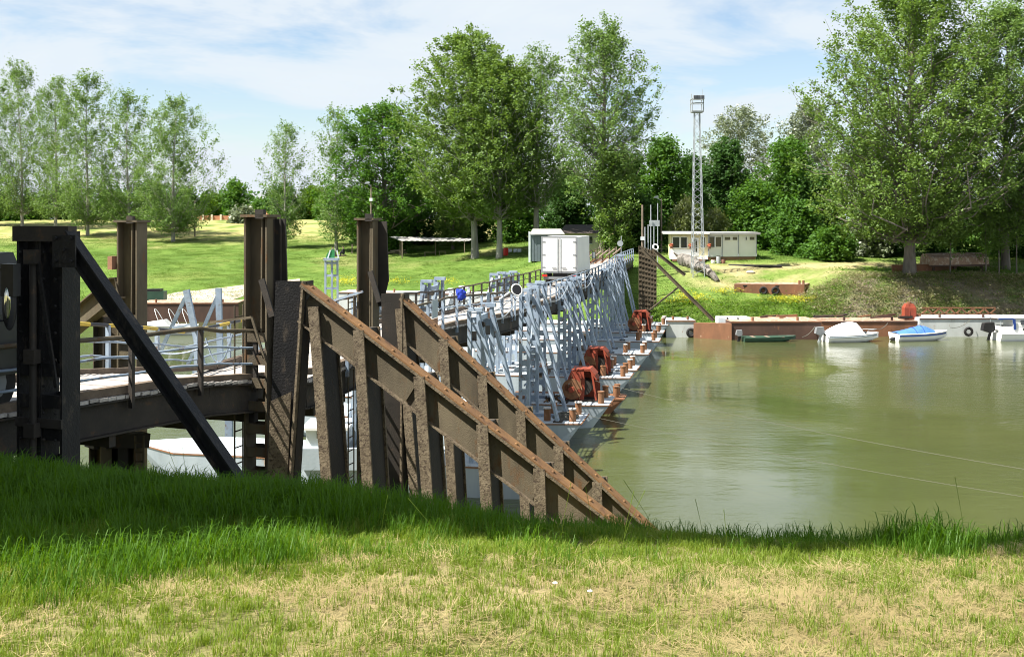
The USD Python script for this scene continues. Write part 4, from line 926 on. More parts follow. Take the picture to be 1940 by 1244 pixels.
for k in range(13):
    x = lambda s: at(1746 + 140 * s, 640, 95.9)[:2]
    p, q = V(*x(k / 13), z0), V(*x((k + 1) / 13), z0)
    part(t, 'truss_bar', B().bar(p, q + V(0, 0, 0.5 if k % 2 == 0 else 0), 0.12, 0.12) if k % 2 == 0 else B().bar(p + V(0, 0, 0.5), q, 0.12, 0.12), 'barge_rust')
for dz in (0, 0.55): part(t, 'truss_chord', B().bar(V(*at(1746, 640, 95.9)[:2], z0 + dz), V(*at(1886, 640, 95.9)[:2], z0 + dz), 0.12, 0.1), 'barge_rust')
tyre(at(1835, 628, 94.85), (0, 1, 0.05), 'black tyre fender hanging on the pale grey barge, left of the cabin boat')
tyre(at(1309, 630, 94.65), (0, 1, 0), 'black tyre fender at the corner of the white pontoon end and the rusty barge')
t = thing('rusty_drum', 'small rust-red machine housing standing on the barge above the blue-covered boat', 'machine', at(1722, 604, 96.4))
q = at(1722, 604, 96.4); part(t, 'housing', B().hull([q + V(x, y, z) for x in (-0.5, 0.5) for y in (-0.4, 0.4) for z in (0, 1.0)] + [q + V(x, y, 1.35) for x in (-0.3, 0.3) for y in (-0.3, 0.3)]), 'red_oxide'); part(t, 'side_rib', B().bar(q + V(-0.1, -0.45, 0), q + V(-0.1, -0.3, 1.35), 0.1, 0.1), 'red_oxide'); part(t, 'cap', B().cyl(q + V(0, 0, 1.3), q + V(0, 0, 1.48), 0.22, 10), 'barge_rust')


def loft(secs):
    """A hull from sections, each a list of points from keel to gunwale on one side; mirrored."""
    rows = []
    for x, pts in secs: rows.append([(x, -y, z) for y, z in pts[::-1]] + [(x, y, z) for y, z in pts[1:]])
    n = len(rows[0]); v = np.array([p for r in rows for p in r], float); f = []
    for i in range(len(rows) - 1):
        for j in range(n - 1):
            a, b = i * n + j, (i + 1) * n + j; f += [[a, a + 1, b + 1], [a, b + 1, b]]
    for base, rev in ((0, 0), ((len(rows) - 1) * n, 1)):
        for j in range(1, n - 1): f.append([base, base + j + 1, base + j] if not rev else [base, base + j, base + j + 1])
    return v, f


class Boat:
    def __init__(s, label, pos, heading, L, Bm, H, mats, name='motorboat', stripe=None):
        """pos: the stern's middle at the waterline; heading: angle of the bow."""
        s.o = V(pos[0], pos[1], 0); s.a = V(math.cos(heading), math.sin(heading), 0); s.b = V(-s.a[1], s.a[0], 0)
        s.L, s.Bm, s.H = L, Bm, H
        s.t = thing(name, label, 'boat', s.o)
        st = [(0, 1.0, 0), (0.25, 1.0, 0), (0.5, 0.96, 0.02), (0.7, 0.8, 0.06), (0.85, 0.52, 0.13), (0.95, 0.22, 0.22), (1.0, 0.03, 0.30)]
        secs = [(L * x, [(0.0, -0.25 + k * 2.2), (Bm / 2 * w * 0.72, -0.05 + k * 1.5), (Bm / 2 * w * 0.93, H * 0.55), (Bm / 2 * w, H * (1 + 0.28 * x * x))]) for x, w, k in st]
        s.st = st
        s.mesh('hull', *loft(secs), mats[0], smooth=40)
        top = [(L * x, Bm / 2 * w * 0.97, H * (1 + 0.28 * x * x)) for x, w, k in st]
        s.plate('deck', top, mats[1])
        g = B()
        for sg in (-1, 1): g.tube([s.p(x, sg * y * 1.03, z) for x, y, z in top], 0.045, 6)
        part(s.t, 'gunwale', g, mats[1])
        if stripe:
            g = B()
            for sg in (-1, 1): g.tube([s.p(L * x, sg * (Bm / 2 * w * 0.985 + 0.012), H * (0.78 + 0.24 * x * x)) for x, w, k in st[:-1]], [0.06] * 6, 4)
            part(s.t, 'stripe', g, stripe)

    def p(s, x, y, z): return s.o + s.a * x + s.b * y + V(0, 0, z)

    def mesh(s, name, v, f, mat, smooth=False):
        return part(s.t, name, trimesh.Trimesh([s.p(*q) for q in v], f, process=False), mat, smooth=smooth)

    def plate(s, name, top, mat):
        v = [(x, sg * y, z + 0.01) for x, y, z in top for sg in (-1, 1)]; f = []
        for i in range(len(top) - 1): f += [[2 * i, 2 * i + 2, 2 * i + 3], [2 * i, 2 * i + 3, 2 * i + 1]]
        return s.mesh(name, v, f, mat)

    def cover(s, name, prof, mat, seed):
        """A tent cover: prof = (x, half width, edge height, ridge height)."""
        v = []; n = 11
        for x, w, ze, zr in prof:
            for j in range(n):
                u = -1 + 2 * j / (n - 1); v.append((x, w * u, ze + (zr - ze) * (1 - abs(u) ** 2.2)))
        v = np.array(v); v[:, 2] += 0.05 * (meshkit.fbm(v * 3, 3, seed) - 0.5)
        f = []
        for i in range(len(prof) - 1):
            for j in range(n - 1):
                a, b = i * n + j, (i + 1) * n + j; f += [[a, b, b + 1], [a, b + 1, a + 1]]
        return s.mesh(name, v, f, mat, smooth=True)

    def outboard(s, mats, z=0.0, sc=1.0, tilt=0.0):
        c = s.p(-0.32 * sc, 0, s.H * 0.95 + z)
        m = part(s.t, 'outboard_motor', B().hull([c + s.a * x * sc + s.b * y * sc + V(0, 0, zz * sc) for x, zz in ((-0.32 - tilt, 0.05), (-0.22 - tilt, 0.5), (0.16, 0.55), (0.22, 0.1), (0.1, -0.05), (-0.2, -0.08)) for y in (-0.19, 0.19)]), mats[0])
        part(m, 'motor_leg', B().bar(c + V(0, 0, -0.05), c - s.a * (0.12 + tilt) + V(0, 0, -0.95 * sc), 0.12, 0.2, s.a), mats[1])


b = Boat('white motorboat under a domed white canvas, grey outboard at its stern', at(1563, 646, 91.4), 0.10, 4.6, 1.95, 0.56, ('white_gel', 'white_gel'), stripe='hull_grey')
b.cover('canvas_cover', [(-0.12, 0.92, 0.45, 0.75), (0.5, 0.97, 0.5, 1.15), (1.0, 0.98, 0.5, 1.38), (1.6, 0.98, 0.5, 1.58), (2.2, 0.96, 0.53, 1.64), (2.65, 0.92, 0.56, 1.55), (2.95, 0.88, 0.6, 1.25), (3.25, 0.78, 0.64, 0.74)], 'white_canvas', 1)
part(b.t, 'windscreen', B().prism([b.p(3.2, -0.7, 0.66), b.p(3.5, -0.55, 0.68), b.p(3.3, -0.5, 0.88), b.p(3.1, -0.6, 0.95)], b.b * 0.02).prism([b.p(3.2, 0.7, 0.66), b.p(3.5, 0.55, 0.68), b.p(3.3, 0.5, 0.88), b.p(3.1, 0.6, 0.95)], b.b * -0.02), 'window_glass')
part(b.t, 'bow_rail', B().tube([b.p(3.3, -0.6, 0.65), b.p(3.5, -0.55, 0.95), b.p(4.3, -0.2, 1.0), b.p(4.45, 0, 1.02), b.p(4.3, 0.2, 1.0), b.p(3.5, 0.55, 0.95), b.p(3.3, 0.6, 0.65)], 0.02, 6), 'galvanised', smooth=60)
b.outboard(('truck_frame', 'galvanised'), 0.12, 1.1, 0.15)
b = Boat('white motorboat with a blue tarpaulin cover and dark blue stripe', at(1694, 641, 92.2), 0.16, 4.8, 1.95, 0.60, ('white_gel', 'white_gel'), stripe='blue_stripe')
b.cover('tarpaulin', [(0.05, 0.93, 0.60, 0.70), (0.7, 0.95, 0.61, 0.84), (1.6, 0.95, 0.63, 1.06), (2.3, 0.92, 0.66, 1.22), (2.8, 0.86, 0.69, 1.16), (3.4, 0.70, 0.76, 0.90)], 'blue_canvas', 2)
for x, zr in ((1.6, 1.10), (2.3, 1.26)): part(b.t, 'cover_strap', B().tube([b.p(x, 0.94 * u, 0.66 + (zr - 0.66) * (1 - abs(u) ** 2.2)) for u in np.linspace(-1, 1, 11)], 0.022, 5), 'blue_stripe')
part(b.t, 'stern_drive', B().bar(b.p(-0.25, 0, 0.05), b.p(0.02, 0, 0.2), 0.4, 0.25), 'black_plastic')
b = Boat('white cabin boat at the right edge with a black outboard raised at its stern', at(1886, 640, 92.6), 0.06, 6.2, 2.2, 0.62, ('white_gel', 'white_gel'))
part(b.t, 'cabin', B().hull([b.p(x, y, z) for x, y, z in ((0.2, -0.95, 0.62), (0.2, 0.95, 0.62), (4.2, -0.75, 0.72), (4.2, 0.75, 0.72), (2.9, -0.75, 1.3), (2.9, 0.75, 1.3), (0.2, -0.9, 1.2), (0.2, 0.9, 1.2))]), 'white_gel')
wh = part(b.t, 'wheelhouse', B().hull([b.p(x, y, z) for x, y, z in ((1.1, -0.85, 1.2), (1.1, 0.85, 1.2), (2.9, -0.8, 1.25), (2.9, 0.8, 1.25), (2.35, -0.74, 1.85), (2.35, 0.74, 1.85), (1.1, -0.8, 1.85), (1.1, 0.8, 1.85))]), 'white_gel')
part(wh, 'side_window', B().prism([b.p(1.75, -0.865, 1.36), b.p(2.6, -0.835, 1.38), b.p(2.3, -0.785, 1.74), b.p(1.75, -0.81, 1.74)], b.b * -0.015), 'window_glass')
part(b.t, 'rolled_curtain', B().prism([b.p(1.0, -0.89, 1.85), b.p(1.25, -0.89, 1.85), b.p(1.3, -0.92, 1.0), b.p(1.12, -0.92, 0.95)], b.b * -0.04), 'blue_stripe')
part(b.t, 'roof', B().bar(b.p(-0.15, 0, 1.9), b.p(2.5, 0, 1.92), 1.75, 0.05), 'white_gel')
part(b.t, 'awning_edge', B().bar(b.p(-0.2, -0.88, 1.86), b.p(1.1, -0.88, 1.86), 0.03, 0.1), 'blue_stripe')
for y in (-0.85, 0.85): part(b.t, 'awning_post', B().cyl(b.p(0.05, y, 0.65), b.p(0.0, y, 1.88), 0.025, 6), 'galvanised')
m = trimesh.creation.cylinder(0.11, 0.03, sections=16); m.apply_transform(trimesh.geometry.align_vectors([0, 0, 1], b.b)); m.apply_translation(b.p(2.0, -0.9, 0.98)); part(b.t, 'porthole', m, 'window_glass')
b.outboard(('black_plastic', 'black_plastic'), 0.18, 1.35, 0.25)
b = Boat('low dark green rowing boat with a small outboard, alongside the rusty barge', at(1408, 647, 91.6), 0.03, 4.4, 1.35, 0.36, ('green_boat', 'green_boat'), name='rowing_boat')
for x in (0.8, 2.0, 3.2): part(b.t, 'thwart', B().bar(b.p(x, -0.6, 0.40), b.p(x, 0.6, 0.40), 0.24, 0.04), 'old_wood')
b.outboard(('truck_frame', 'black_plastic'), 0.18, 0.85, 0.1)
b = Boat('white motorboat with three white hoops, moored left of the bridge', at(372, 632, 97.5), PI + 0.06, 5.3, 2.0, 0.75, ('white_gel', 'white_gel'))
b.o = b.o + V(0, 0, 0); 
for x, w in ((0.5, 1.0), (1.7, 1.0), (2.9, 0.85)): part(b.t, 'hoop', B().tube([b.p(x + 0.7 * math.sin(g), 0.9 * w * math.cos(g), 0.75 + 1.5 * math.sin(g)) for g in np.linspace(0, PI, 15)], 0.028, 6), 'white_gel', smooth=60)
part(b.t, 'foredeck', B().hull([b.p(2.2, -0.85, 0.78), b.p(2.2, 0.85, 0.78), b.p(5.0, 0, 1.0), b.p(2.7, -0.6, 1.3), b.p(2.7, 0.6, 1.3)]), 'white_gel')
BOATL = b
barge('long brown rusty barge behind the motorboat with hoops, at the left bank', at(262, 600, 108.5), at(452, 600, 109.0), 4.0, 1.9, ('barge_brown', 'barge_deck', 'barge_rust'))
barge('long white steel hull at the meadow edge, seen between the slim tower and the trestles', at(640, 560, 104.0), at(925, 560, 101.0), 3.0, 3.3, ('barge_white', 'barge_white', 'barge_rust'))
q = hit(294, 583); t = thing('cart', 'dark green box trailer parked on the gravel at the water, behind the brown barge', 'trailer', q)
part(t, 'box', B().bar(q + V(-1.05, 0, 1.25), q + V(1.05, 0.1, 1.25), 1.4, 0.95), 'green_boat'); part(t, 'load', B().bar(q + V(-0.9, 0, 1.75), q + V(0.7, 0, 1.78), 1.2, 0.4), 'black_plastic')
part(t, 'drawbar', B().bar(q + V(1.0, 0, 0.65), q + V(2.1, 0, 0.5), 0.08, 0.1), 'dark_steel'); wheel(t, q + V(-0.2, -0.8, 0.38), V(0, 1, 0), 0.38, 0.22); wheel(t, q + V(-0.2, 0.8, 0.38), V(0, 1, 0), 0.38, 0.22); wheel(t, q + V(0.7, -0.8, 0.38), V(0, 1, 0), 0.38, 0.22)

# ------------------------------------------------------------------ the far landing: rusty guide posts, sloping struts, mast, lamp posts, log
for k in range(6):
    p = at(1213 + 5.6 * k, 466 + 2 * k, 96.6 + 1.1 * k); g = float(far_z(p[0], p[1]))
    t = thing('guide_post', ['nearest brown notched guide post at the far landing, its top the highest', 'second notched guide post from the water at the far landing', 'third notched guide post of the far landing row', 'fourth notched guide post of the far landing row', 'fifth notched guide post of the far landing row', 'hindmost notched guide post of the far landing row'][k], 'post', V(p[0], p[1], g), 'guide posts of the far landing')
    b0 = V(p[0], p[1], min(g, 2.4) - 0.8)
    part(t, 'column', B().hbeam(b0, p, 0.26, 0.2, 0.03, side=(1, 0, 0)), 'rusty_steel')
    z = p[2] - 0.4; 
    while z > b0[2] + 0.8: part(t, 'batten', B().bar(V(p[0] - 0.14, p[1] - 0.11, z), V(p[0] + 0.14, p[1] - 0.11, z), 0.03, 0.2), 'rough_steel'); z -= 0.42
single('sloping_strut', B().hbeam(at(1216, 472, 96.2), at(1352, 607, 94.8), 0.3, 0.22, 0.03, side=UP), 'rusty_steel', 'long brown strut sloping down from the guide posts to the big rusty barge', 'strut')
single('sloping_strut', B().hbeam(at(1236, 473, 101.5), at(1298, 521, 101.0), 0.3, 0.26, 0.03, side=UP), 'rusty_steel', 'short brown strut sloping from the guide posts to the grass by the log', 'strut')
single('sloping_strut', B().bar(at(1232, 586, 95.2), at(1284, 545, 96.2), 0.12, 0.12), 'rusty_steel', 'thin brown bar rising right from the farthest winch to the long strut', 'strut')
# ramp sheds: zigzag timber stacks at the end of the bridge
for k in range(5):
    p = at(1118 + 13 * k, 497 - 2.5 * k, 101 + 1.5 * k)
    t = thing('timber_rack', ['stack of slanting timbers nearest to the truck\'s right side', 'second rack of slanting timbers right of the truck', 'third rack of slanting timbers right of the truck', 'fourth rack of slanting timbers on the far ramp', 'rack of slanting timbers nearest to the rusty guide posts'][k], 'timber rack', p, 'timber racks on the far ramp')
    for j in range(3): part(t, 'timber', B().bar(p + V(-0.45, 0, -1.0 + 0.62 * j), p + V(0.4, 0.2, -0.35 + 0.62 * j), 0.3, 0.10), 'old_wood' if j != 1 else 'wood_red')
    part(t, 'rack_post', B().bar(p + V(-0.1, 0.22, -2.0), p + V(-0.1, 0.22, 1.0), 0.12, 0.12), 'old_wood')

# lattice mast
mb = hit(1322, 521); mb = V(mb[0], mb[1], mb[2]); sc = mb[1] / F
mtop = EYE + (HZ - 211) * sc; t = thing('lattice_mast', 'tall slim grey lattice mast with a floodlight cage at its top', 'mast', mb)
wb, wt = 22.0 * sc / 2, 9.5 * sc / 2
cor = lambda i, s: V(mb[0] - 1.5 * sc * s + (1, 1, -1, -1)[i] * (wb + (wt - wb) * s), mb[1] + (1, -1, -1, 1)[i] * (wb + (wt - wb) * s), mb[2] + (mtop - mb[2]) * s)
for i in range(4): part(t, 'leg', B().bar(cor(i, 0) - V(0, 0, 0.4), cor(i, 1), 0.075, 0.075), 'galvanised')
nb = 26
for k in range(nb):
    for i in range(4):
        j = (i + 1) % 4; p, q = (cor(i, k / nb), cor(j, (k + 1) / nb)) if k % 2 else (cor(j, k / nb), cor(i, (k + 1) / nb))
        part(t, 'lattice_bar', B().bar(p, q, 0.035, 0.035), 'galvanised')
tc = V(mb[0] - 1.5 * sc, mb[1], mtop); cage = 10.5 * sc
for z in (0.0, 15 * sc, 23 * sc):
    fr = B()
    for i in range(4):
        a, c2 = (1, 1, -1, -1), (1, -1, -1, 1); j = (i + 1) % 4
        fr.bar(tc + V(a[i] * cage, c2[i] * cage, z), tc + V(a[j] * cage, c2[j] * cage, z), 0.09, 0.09)
    part(t, 'cage_rail', fr, 'galvanised')
for i in range(4): part(t, 'cage_post', B().bar(tc + V((1, 1, -1, -1)[i] * cage, (1, -1, -1, 1)[i] * cage, 0), tc + V((1, 1, -1, -1)[i] * cage, (1, -1, -1, 1)[i] * cage, 23 * sc), 0.09, 0.09), 'galvanised')
part(t, 'platform', B().box(tc - V(0, 0, 0.08), (cage * 2.1, cage * 2.1, 0.1)), 'cabin_grey')
for dx in (-0.55, 0.05, 0.75):
    f = part(t, 'floodlight', B().box(tc + V(dx * cage, -cage - 0.15, 25 * sc), (7 * sc, 0.3, 7.5 * sc)), 'cabin_grey')
    part(f, 'lens', B().box(tc + V(dx * cage, -cage - 0.31, 25 * sc), (5.6 * sc, 0.02, 6 * sc)), 'window_glass')
part(t, 'antenna', B().cyl(tc + V(cage, 0, 23 * sc), tc + V(cage, 0, 42 * sc), 0.02, 5), 'galvanised')
part(t, 'antenna', B().cyl(tc + V(-cage, 0, 23 * sc), tc + V(-cage, 0, 33 * sc), 0.05, 5), 'galvanised')

# lamp posts and poles
def pole(label, px, py, top, mat, lamp=None, r=0.09, box=None, y=None, cat='lamp post', nm='lamp_post'):
    b0 = hit(px, py) if y is None else at(px, py, y); k = b0[1] / F; tp = b0 + V(0, 0, (py - top) * k)
    b0[2] = min(b0[2], float(far_z(b0[0], b0[1])))
    t = thing(nm, label, cat, b0)
    part(t, 'pole', B().cyl(b0 - V(0, 0, 0.3), tp, r, 8, r * 0.7), mat, smooth=50)
    if lamp:
        e = tp + V(lamp * k, 0, 0.1); part(t, 'arm', B().cyl(tp - V(0, 0, 0.15), e, 0.04, 6), 'galvanised')
        h = part(t, 'lamp_head', B().hull([e + V(x * k, y2, z) for x, z in ((-6, 0.0), (4, 0.05), (2, 0.28), (-4, 0.2)) for y2 in (-0.2, 0.2)]), 'galvanised')
    if box:
        for z in box: part(t, 'junction_box', B().box(tp - V(0, 0.14, z), (0.35, 0.2, 0.35)), 'pale_paint')
    return t, b0, tp, k


pole('wooden lamp post with white lamp in front of the dark broad tree', 703, 425, 350, 'old_wood', -6, 0.1, (1.7,), y=125)
t, b0, tpp, k = pole('street lamp post left of the cabin, arm pointing left', 1253, 478, 377, 'old_wood', -9, 0.11)
pole('dark wooden pole beside the first guide posts, white box half way up', 1217, 470, 388, 'old_wood', None, 0.12, (3.3,), cat='pole', nm='utility_pole', y=108)
pole('plain wooden utility pole on the meadow right of the left row of poplars', 369, 448, 380, 'old_wood', None, 0.14, cat='pole', nm='utility_pole')
t, b0, tpp, k = pole('thin pole with a blue round sign at the far ramp', 1177, 505, 447, 'galvanised', None, 0.05, y=104, cat='road sign', nm='road_sign')
m = trimesh.creation.cylinder(0.28, 0.03, sections=20); m.apply_transform(trimesh.transformations.rotation_matrix(PI / 2, [1, 0, 0])); m.apply_translation(at(1175, 461, 103.85)); part(t, 'sign_disc', m, 'galvanised')
for k2, px in enumerate((1222, 1228, 1233, 1239, 1246)):
    p = at(px, 478, 107 + k2); t = thing('thin_mast', ['thin steel mast nearest to the dark wooden pole', 'second thin steel mast beside the landing', 'third thin steel mast, carrying a grey box', 'fourth thin steel mast beside the landing', 'thin steel mast nearest to the cabin'][k2], 'mast', p, 'thin masts beside the landing')
    part(t, 'tube', B().cyl(V(p[0], p[1], float(far_z(p[0], p[1])) - 0.2), p + V(0, 0, (478 - (430, 425, 388, 418, 385)[k2]) * p[1] / F), 0.05, 6), 'galvanised')
    if k2 == 2: part(t, 'grey_box', B().box(at(1240, 423, 108.7), (0.95, 0.4, 0.6)), 'galvanised')
p = at(1242, 468, 104); t = thing('ring_post', 'white ring fixed on a pale post beside the guide posts of the far landing', 'post', p)
m = trimesh.creation.torus(0.26, 0.07, 20, 8); m.apply_transform(trimesh.transformations.rotation_matrix(PI / 2 - 0.3, [1, 0, 0.3])); m.apply_translation(p); part(t, 'ring', m, 'white_gel', smooth=True); part(t, 'upright', B().bar(V(p[0], p[1], float(far_z(p[0], p[1])) - 0.2), p - V(0, 0, 0.3), 0.14, 0.14), 'pale_paint')

# the big dead log
lg = [hit(1292, 502) + V(0, 0, 0.55), hit(1306, 507) + V(0, 0, 0.55), hit(1322, 513) + V(0, 0, 0.5), hit(1338, 520) + V(0, 0, 0.5), hit(1348, 530) + V(0, 0, 0.4)]
m = B().tube([p + V(0, 0, 0.1 * math.sin(3 * i)) for i, p in enumerate(np.vstack([np.linspace(lg[i], lg[i + 1], 6)[:-1] for i in range(4)]))], np.r_[np.linspace(0.72, 0.55, 8), np.linspace(0.5, 0.36, 12)], 14).get()
m.vertices += (meshkit.fbm(m.vertices * 1.6, 4, 5)[:, None] - 0.5) * 0.6
t = thing('dead_log', 'big grey dead log lying on the grass below the mast', 'log', lg[2]); part(t, 'trunk', m, 'log_grey', smooth=50)
part(t, 'broken_branch', B().cyl(lg[0], lg[0] + V(-0.9, -0.2, 0.7), 0.16, 7, 0.07), 'old_wood'); part(t, 'root_stub', B().cyl(lg[4] + V(0, 0, 0.2), lg[4] + V(0.5, -0.5, -0.5), 0.35, 9, 0.22), 'log_grey')

# rusty pontoon lying on the grass
p0, p1 = hit(1391, 554), hit(1524, 560); p2 = p1 + V(2.2, 4.2, 0.55); zt = p1[2] + 0.98
t = thing('stranded_pontoon', 'flat rust-brown pontoon lying on the grass with two tyres on its side', 'pontoon', (p0 + p1) / 2)
p0[2] = p1[2]; bk = p2 - p1
part(t, 'hull', B().hull([q + s * V(bk[0], bk[1], 0) + V(0, 0, z) for q in (p0, p1) for s in (0, 1) for z in (-0.5, 0.95)]), 'barge_rust')
part(t, 'deck_plate', B().prism([p0 + V(0.05, 0.05, 0.954), p1 + V(-0.03, 0.05, 0.954), p1 + V(bk[0] - 0.05, bk[1] - 0.05, 0.954), p0 + V(bk[0] + 0.05, bk[1] - 0.05, 0.954)], (0, 0, 0.02)), 'barge_deck')
for s, u in ((0.02, 0.93), (0.06, 0.98), (0.85, 0.95), (0.9, 0.99)):
    q = p0 + (p1 - p0) * u + V(bk[0], bk[1], 0) * s + V(0, 0.1, 0.97); part(t, 'bollard', B().cyl(q, q + V(0, 0, 0.36), 0.12, 8), 'bollard_rust')
for u in (0.16, 0.62): q = p0 + (p1 - p0) * u + V(0, -0.02, 0.78); part(t, 'slot', B().bar(q - V(0.22, 0, 0), q + V(0.22, 0, 0), 0.03, 0.12), 'black_plastic')
for px, lab in ((1446, 'left tyre on the side of the stranded pontoon'), (1469, 'right tyre on the side of the stranded pontoon')):
    q = p0 + (p1 - p0) * ((px - 1391) / 133) + V(0, -0.10, 0.35); tyre(q, (0, 1, 0), lab, 0.40)
q = hit(1422, 517); m = trimesh.creation.icosphere(2, 0.35); m.vertices *= [1.3, 0.8, 0.4]; m.apply_translation(q + V(0, 0, 0.08)); single('pale_stone', m, 'plaster_cream', 'pale flat stone lying on the dry grass above the stranded pontoon', 'stone', smooth=True)
q = hit(1470, 508); single('dark_pipe', B().tube([q + V(-4.6, 1.2, 0.22), q + V(-2, 0.4, 0.2), q + V(0.6, 0, 0.2)], 0.14, 7), 'rubber', 'dark pipe lying on the grass right of the cabin', 'pipe')
# overturned hull and wall under the big tree
q0, q1 = at(1752, 502, 107.5), at(1862, 500, 107.5)
t = thing('upturned_hull', 'rusty upturned hull on supports under the big poplar', 'hull wreck', (q0 + q1) / 2)
a = unit(q1 - q0); L = np.linalg.norm(q1 - q0)
prof = [(-1.5, 0.0), (-1.3, 0.75), (-0.5, 1.12), (0.6, 1.12), (1.4, 0.75), (1.6, 0.0)]
part(t, 'shell', B().hull([q0 + a * L * s + V(0, y * w, z) for s, w in ((0, 0.85), (0.04, 1), (1, 0.95)) for y, z in prof]), 'barge_deck')
part(t, 'rim', B().bar(q0 + V(0, -1.55, -0.04), q1 + V(0, -1.5, -0.04), 0.12, 0.16), 'barge_brown')
for s in (0.08, 0.45, 0.9): part(t, 'support', B().bar(q0 + a * L * s + V(0, -1.0, -1.6), q0 + a * L * s + V(0, -1.0, 0.0), 0.25, 0.25), 'barge_brown')
single('low_rusty_wall', B().bar(at(1690, 511, 106.3), at(1812, 509, 106.8), 0.25, 0.95), 'barge_rust', 'low rusty steel wall under the big poplar, below the upturned hull', 'wall')

# ------------------------------------------------------------------ cabin, canopy, shed, houses
c0 = hit(1342, 494); sc = c0[1] / F; z0 = c0[2] + 0.05
ax = unit(V(1, 0.16, 0)); bx = V(-ax[1], ax[0], 0)
Rn = 96 * sc; Ln = 5.6; lt = unit(V(-0.92, 0.62, 0))       # right wing along ax, left wing receding to the left
H = 2.55
t = thing('cabin', 'low flat-roofed white and cream cabin with flower baskets beside the mast', 'cabin', c0)
R0 = V(c0[0], c0[1], z0)
wp = lambda u, v, z: R0 + ax * u + bx * v + V(0, 0, z)
part(t, 'plinth', B().bar(wp(0.05, 2.2, 0.06), wp(Rn - 0.05, 2.2, 0.06), 4.3, 0.5), 'brick_base')
part(t, 'wall', B().bar(wp(0, 2.2, 1.5), wp(Rn, 2.2, 1.5), 4.4, 2.3), 'cabin_white', 'white panelled right wing')
for u in (0.0, 0.285, 0.62, 0.995): part(t, 'wall_strip', B().bar(wp(Rn * u, -0.03, 0.36), wp(Rn * u, -0.03, 2.62), 0.10, 0.05, (0, 1, 0)), 'cabin_grey')
def win(u0, u1, z_0, z_1, fr=0.07, parent=None, mat='cabin_white'):
    w = part(t, 'window', B().prism([wp(u0, -0.012, z_0), wp(u1, -0.012, z_0), wp(u1, -0.012, z_1), wp(u0, -0.012, z_1)], bx * -0.012), 'window_glass')
    f = B()
    for a0, a1 in (((u0, z_0), (u1, z_0)), ((u0, z_1), (u1, z_1)), ((u0, z_0), (u0, z_1)), ((u1, z_0), (u1, z_1))): f.bar(wp(a0[0], -0.04, a0[1]), wp(a1[0], -0.04, a1[1]), fr, fr)
    part(w, 'frame', f, mat)
win(Rn * 0.015, Rn * 0.12, 1.35, 2.45, mat='cabin_grey'); win(Rn * 0.145, Rn * 0.27, 1.35, 2.45)
win(Rn * 0.325, Rn * 0.455, 2.05, 2.45); win(Rn * 0.49, Rn * 0.60, 2.05, 2.45); win(Rn * 0.76, Rn * 0.80, 2.05, 2.45); win(Rn * 0.845, Rn * 0.96, 2.05, 2.45)
# left wing: porch and cream front
lp = lambda u, v, z: R0 + V(-1, 0.10, 0) / 1.005 * u + V(0.1, 1, 0) / 1.005 * v + V(0, 0, z)
Lw = 72 * sc
part(t, 'wall', B().bar(lp(0.03, 2.0, 1.5), lp(Lw, 2.0, 1.5), 3.8, 2.3), 'cabin_cream', 'cream and white left front')
part(t, 'white_panel', B().prism([lp(Lw * 0.45, 0.085, 0.38), lp(Lw * 0.98, 0.085, 0.38), lp(Lw * 0.98, 0.085, 1.15), lp(Lw * 0.45, 0.085, 1.15)], (0, -0.02, 0)), 'cabin_white')
for u0, u1, z_0, z_1 in ((0.55, 0.72, 1.25, 2.4), (0.75, 0.93, 1.25, 2.4), (0.08, 0.20, 1.3, 2.4)):
    w = part(t, 'window', B().prism([lp(Lw * u0, 0.09, z_0), lp(Lw * u1, 0.09, z_0), lp(Lw * u1, 0.09, z_1), lp(Lw * u0, 0.09, z_1)], (0, -0.012, 0)), 'window_glass')
    f = B()
    for a0, a1 in (((u0, z_0), (u1, z_0)), ((u0, z_1), (u1, z_1)), ((u0, z_0), (u0, z_1)), ((u1, z_0), (u1, z_1))): f.bar(lp(Lw * a0[0], 0.06, a0[1]), lp(Lw * a1[0], 0.06, a1[1]), 0.07, 0.07)
    part(w, 'frame', f, 'cabin_white')
dr = part(t, 'door', B().prism([lp(Lw * 0.25, 0.085, 0.4), lp(Lw * 0.42, 0.085, 0.4), lp(Lw * 0.42, 0.085, 2.35), lp(Lw * 0.25, 0.085, 2.35)], (0, -0.03, 0)), 'cabin_white')
for u in (0.29, 0.36): part(dr, 'glass', B().prism([lp(Lw * u, 0.05, 0.8), lp(Lw * (u + 0.045), 0.05, 0.8), lp(Lw * (u + 0.045), 0.05, 2.2), lp(Lw * u, 0.05, 2.2)], (0, -0.012, 0)), 'window_glass')
part(t, 'roof', B().prism([wp(-0.15, -0.35, 2.66), wp(Rn + 0.3, -0.35, 2.66), wp(Rn + 0.3, 4.7, 2.72), wp(-0.15, 4.7, 2.72)], (0, 0, 0.22)).prism([lp(-0.1, -0.55, 2.68), lp(Lw + 0.7, -0.55, 2.68), lp(Lw + 0.7, 4.2, 2.74), lp(-0.1, 4.2, 2.74)], (0, 0, 0.22)), 'roof_felt')
part(t, 'fascia', B().bar(lp(-0.1, -0.58, 2.80), lp(Lw + 0.7, -0.58, 2.80), 0.04, 0.16), 'white_gel')
part(t, 'floor_slab', B().bar(lp(0.1, 1.2, 0.2), lp(Lw, 1.2, 0.2), 3.6, 0.22), 'cabin_white')
part(t, 'steps', B().bar(lp(Lw * 0.1, -0.6, 0.02), lp(Lw * 0.95, -0.6, 0.02), 1.0, 0.2), 'brick_base')
fr = np.random.default_rng(4)
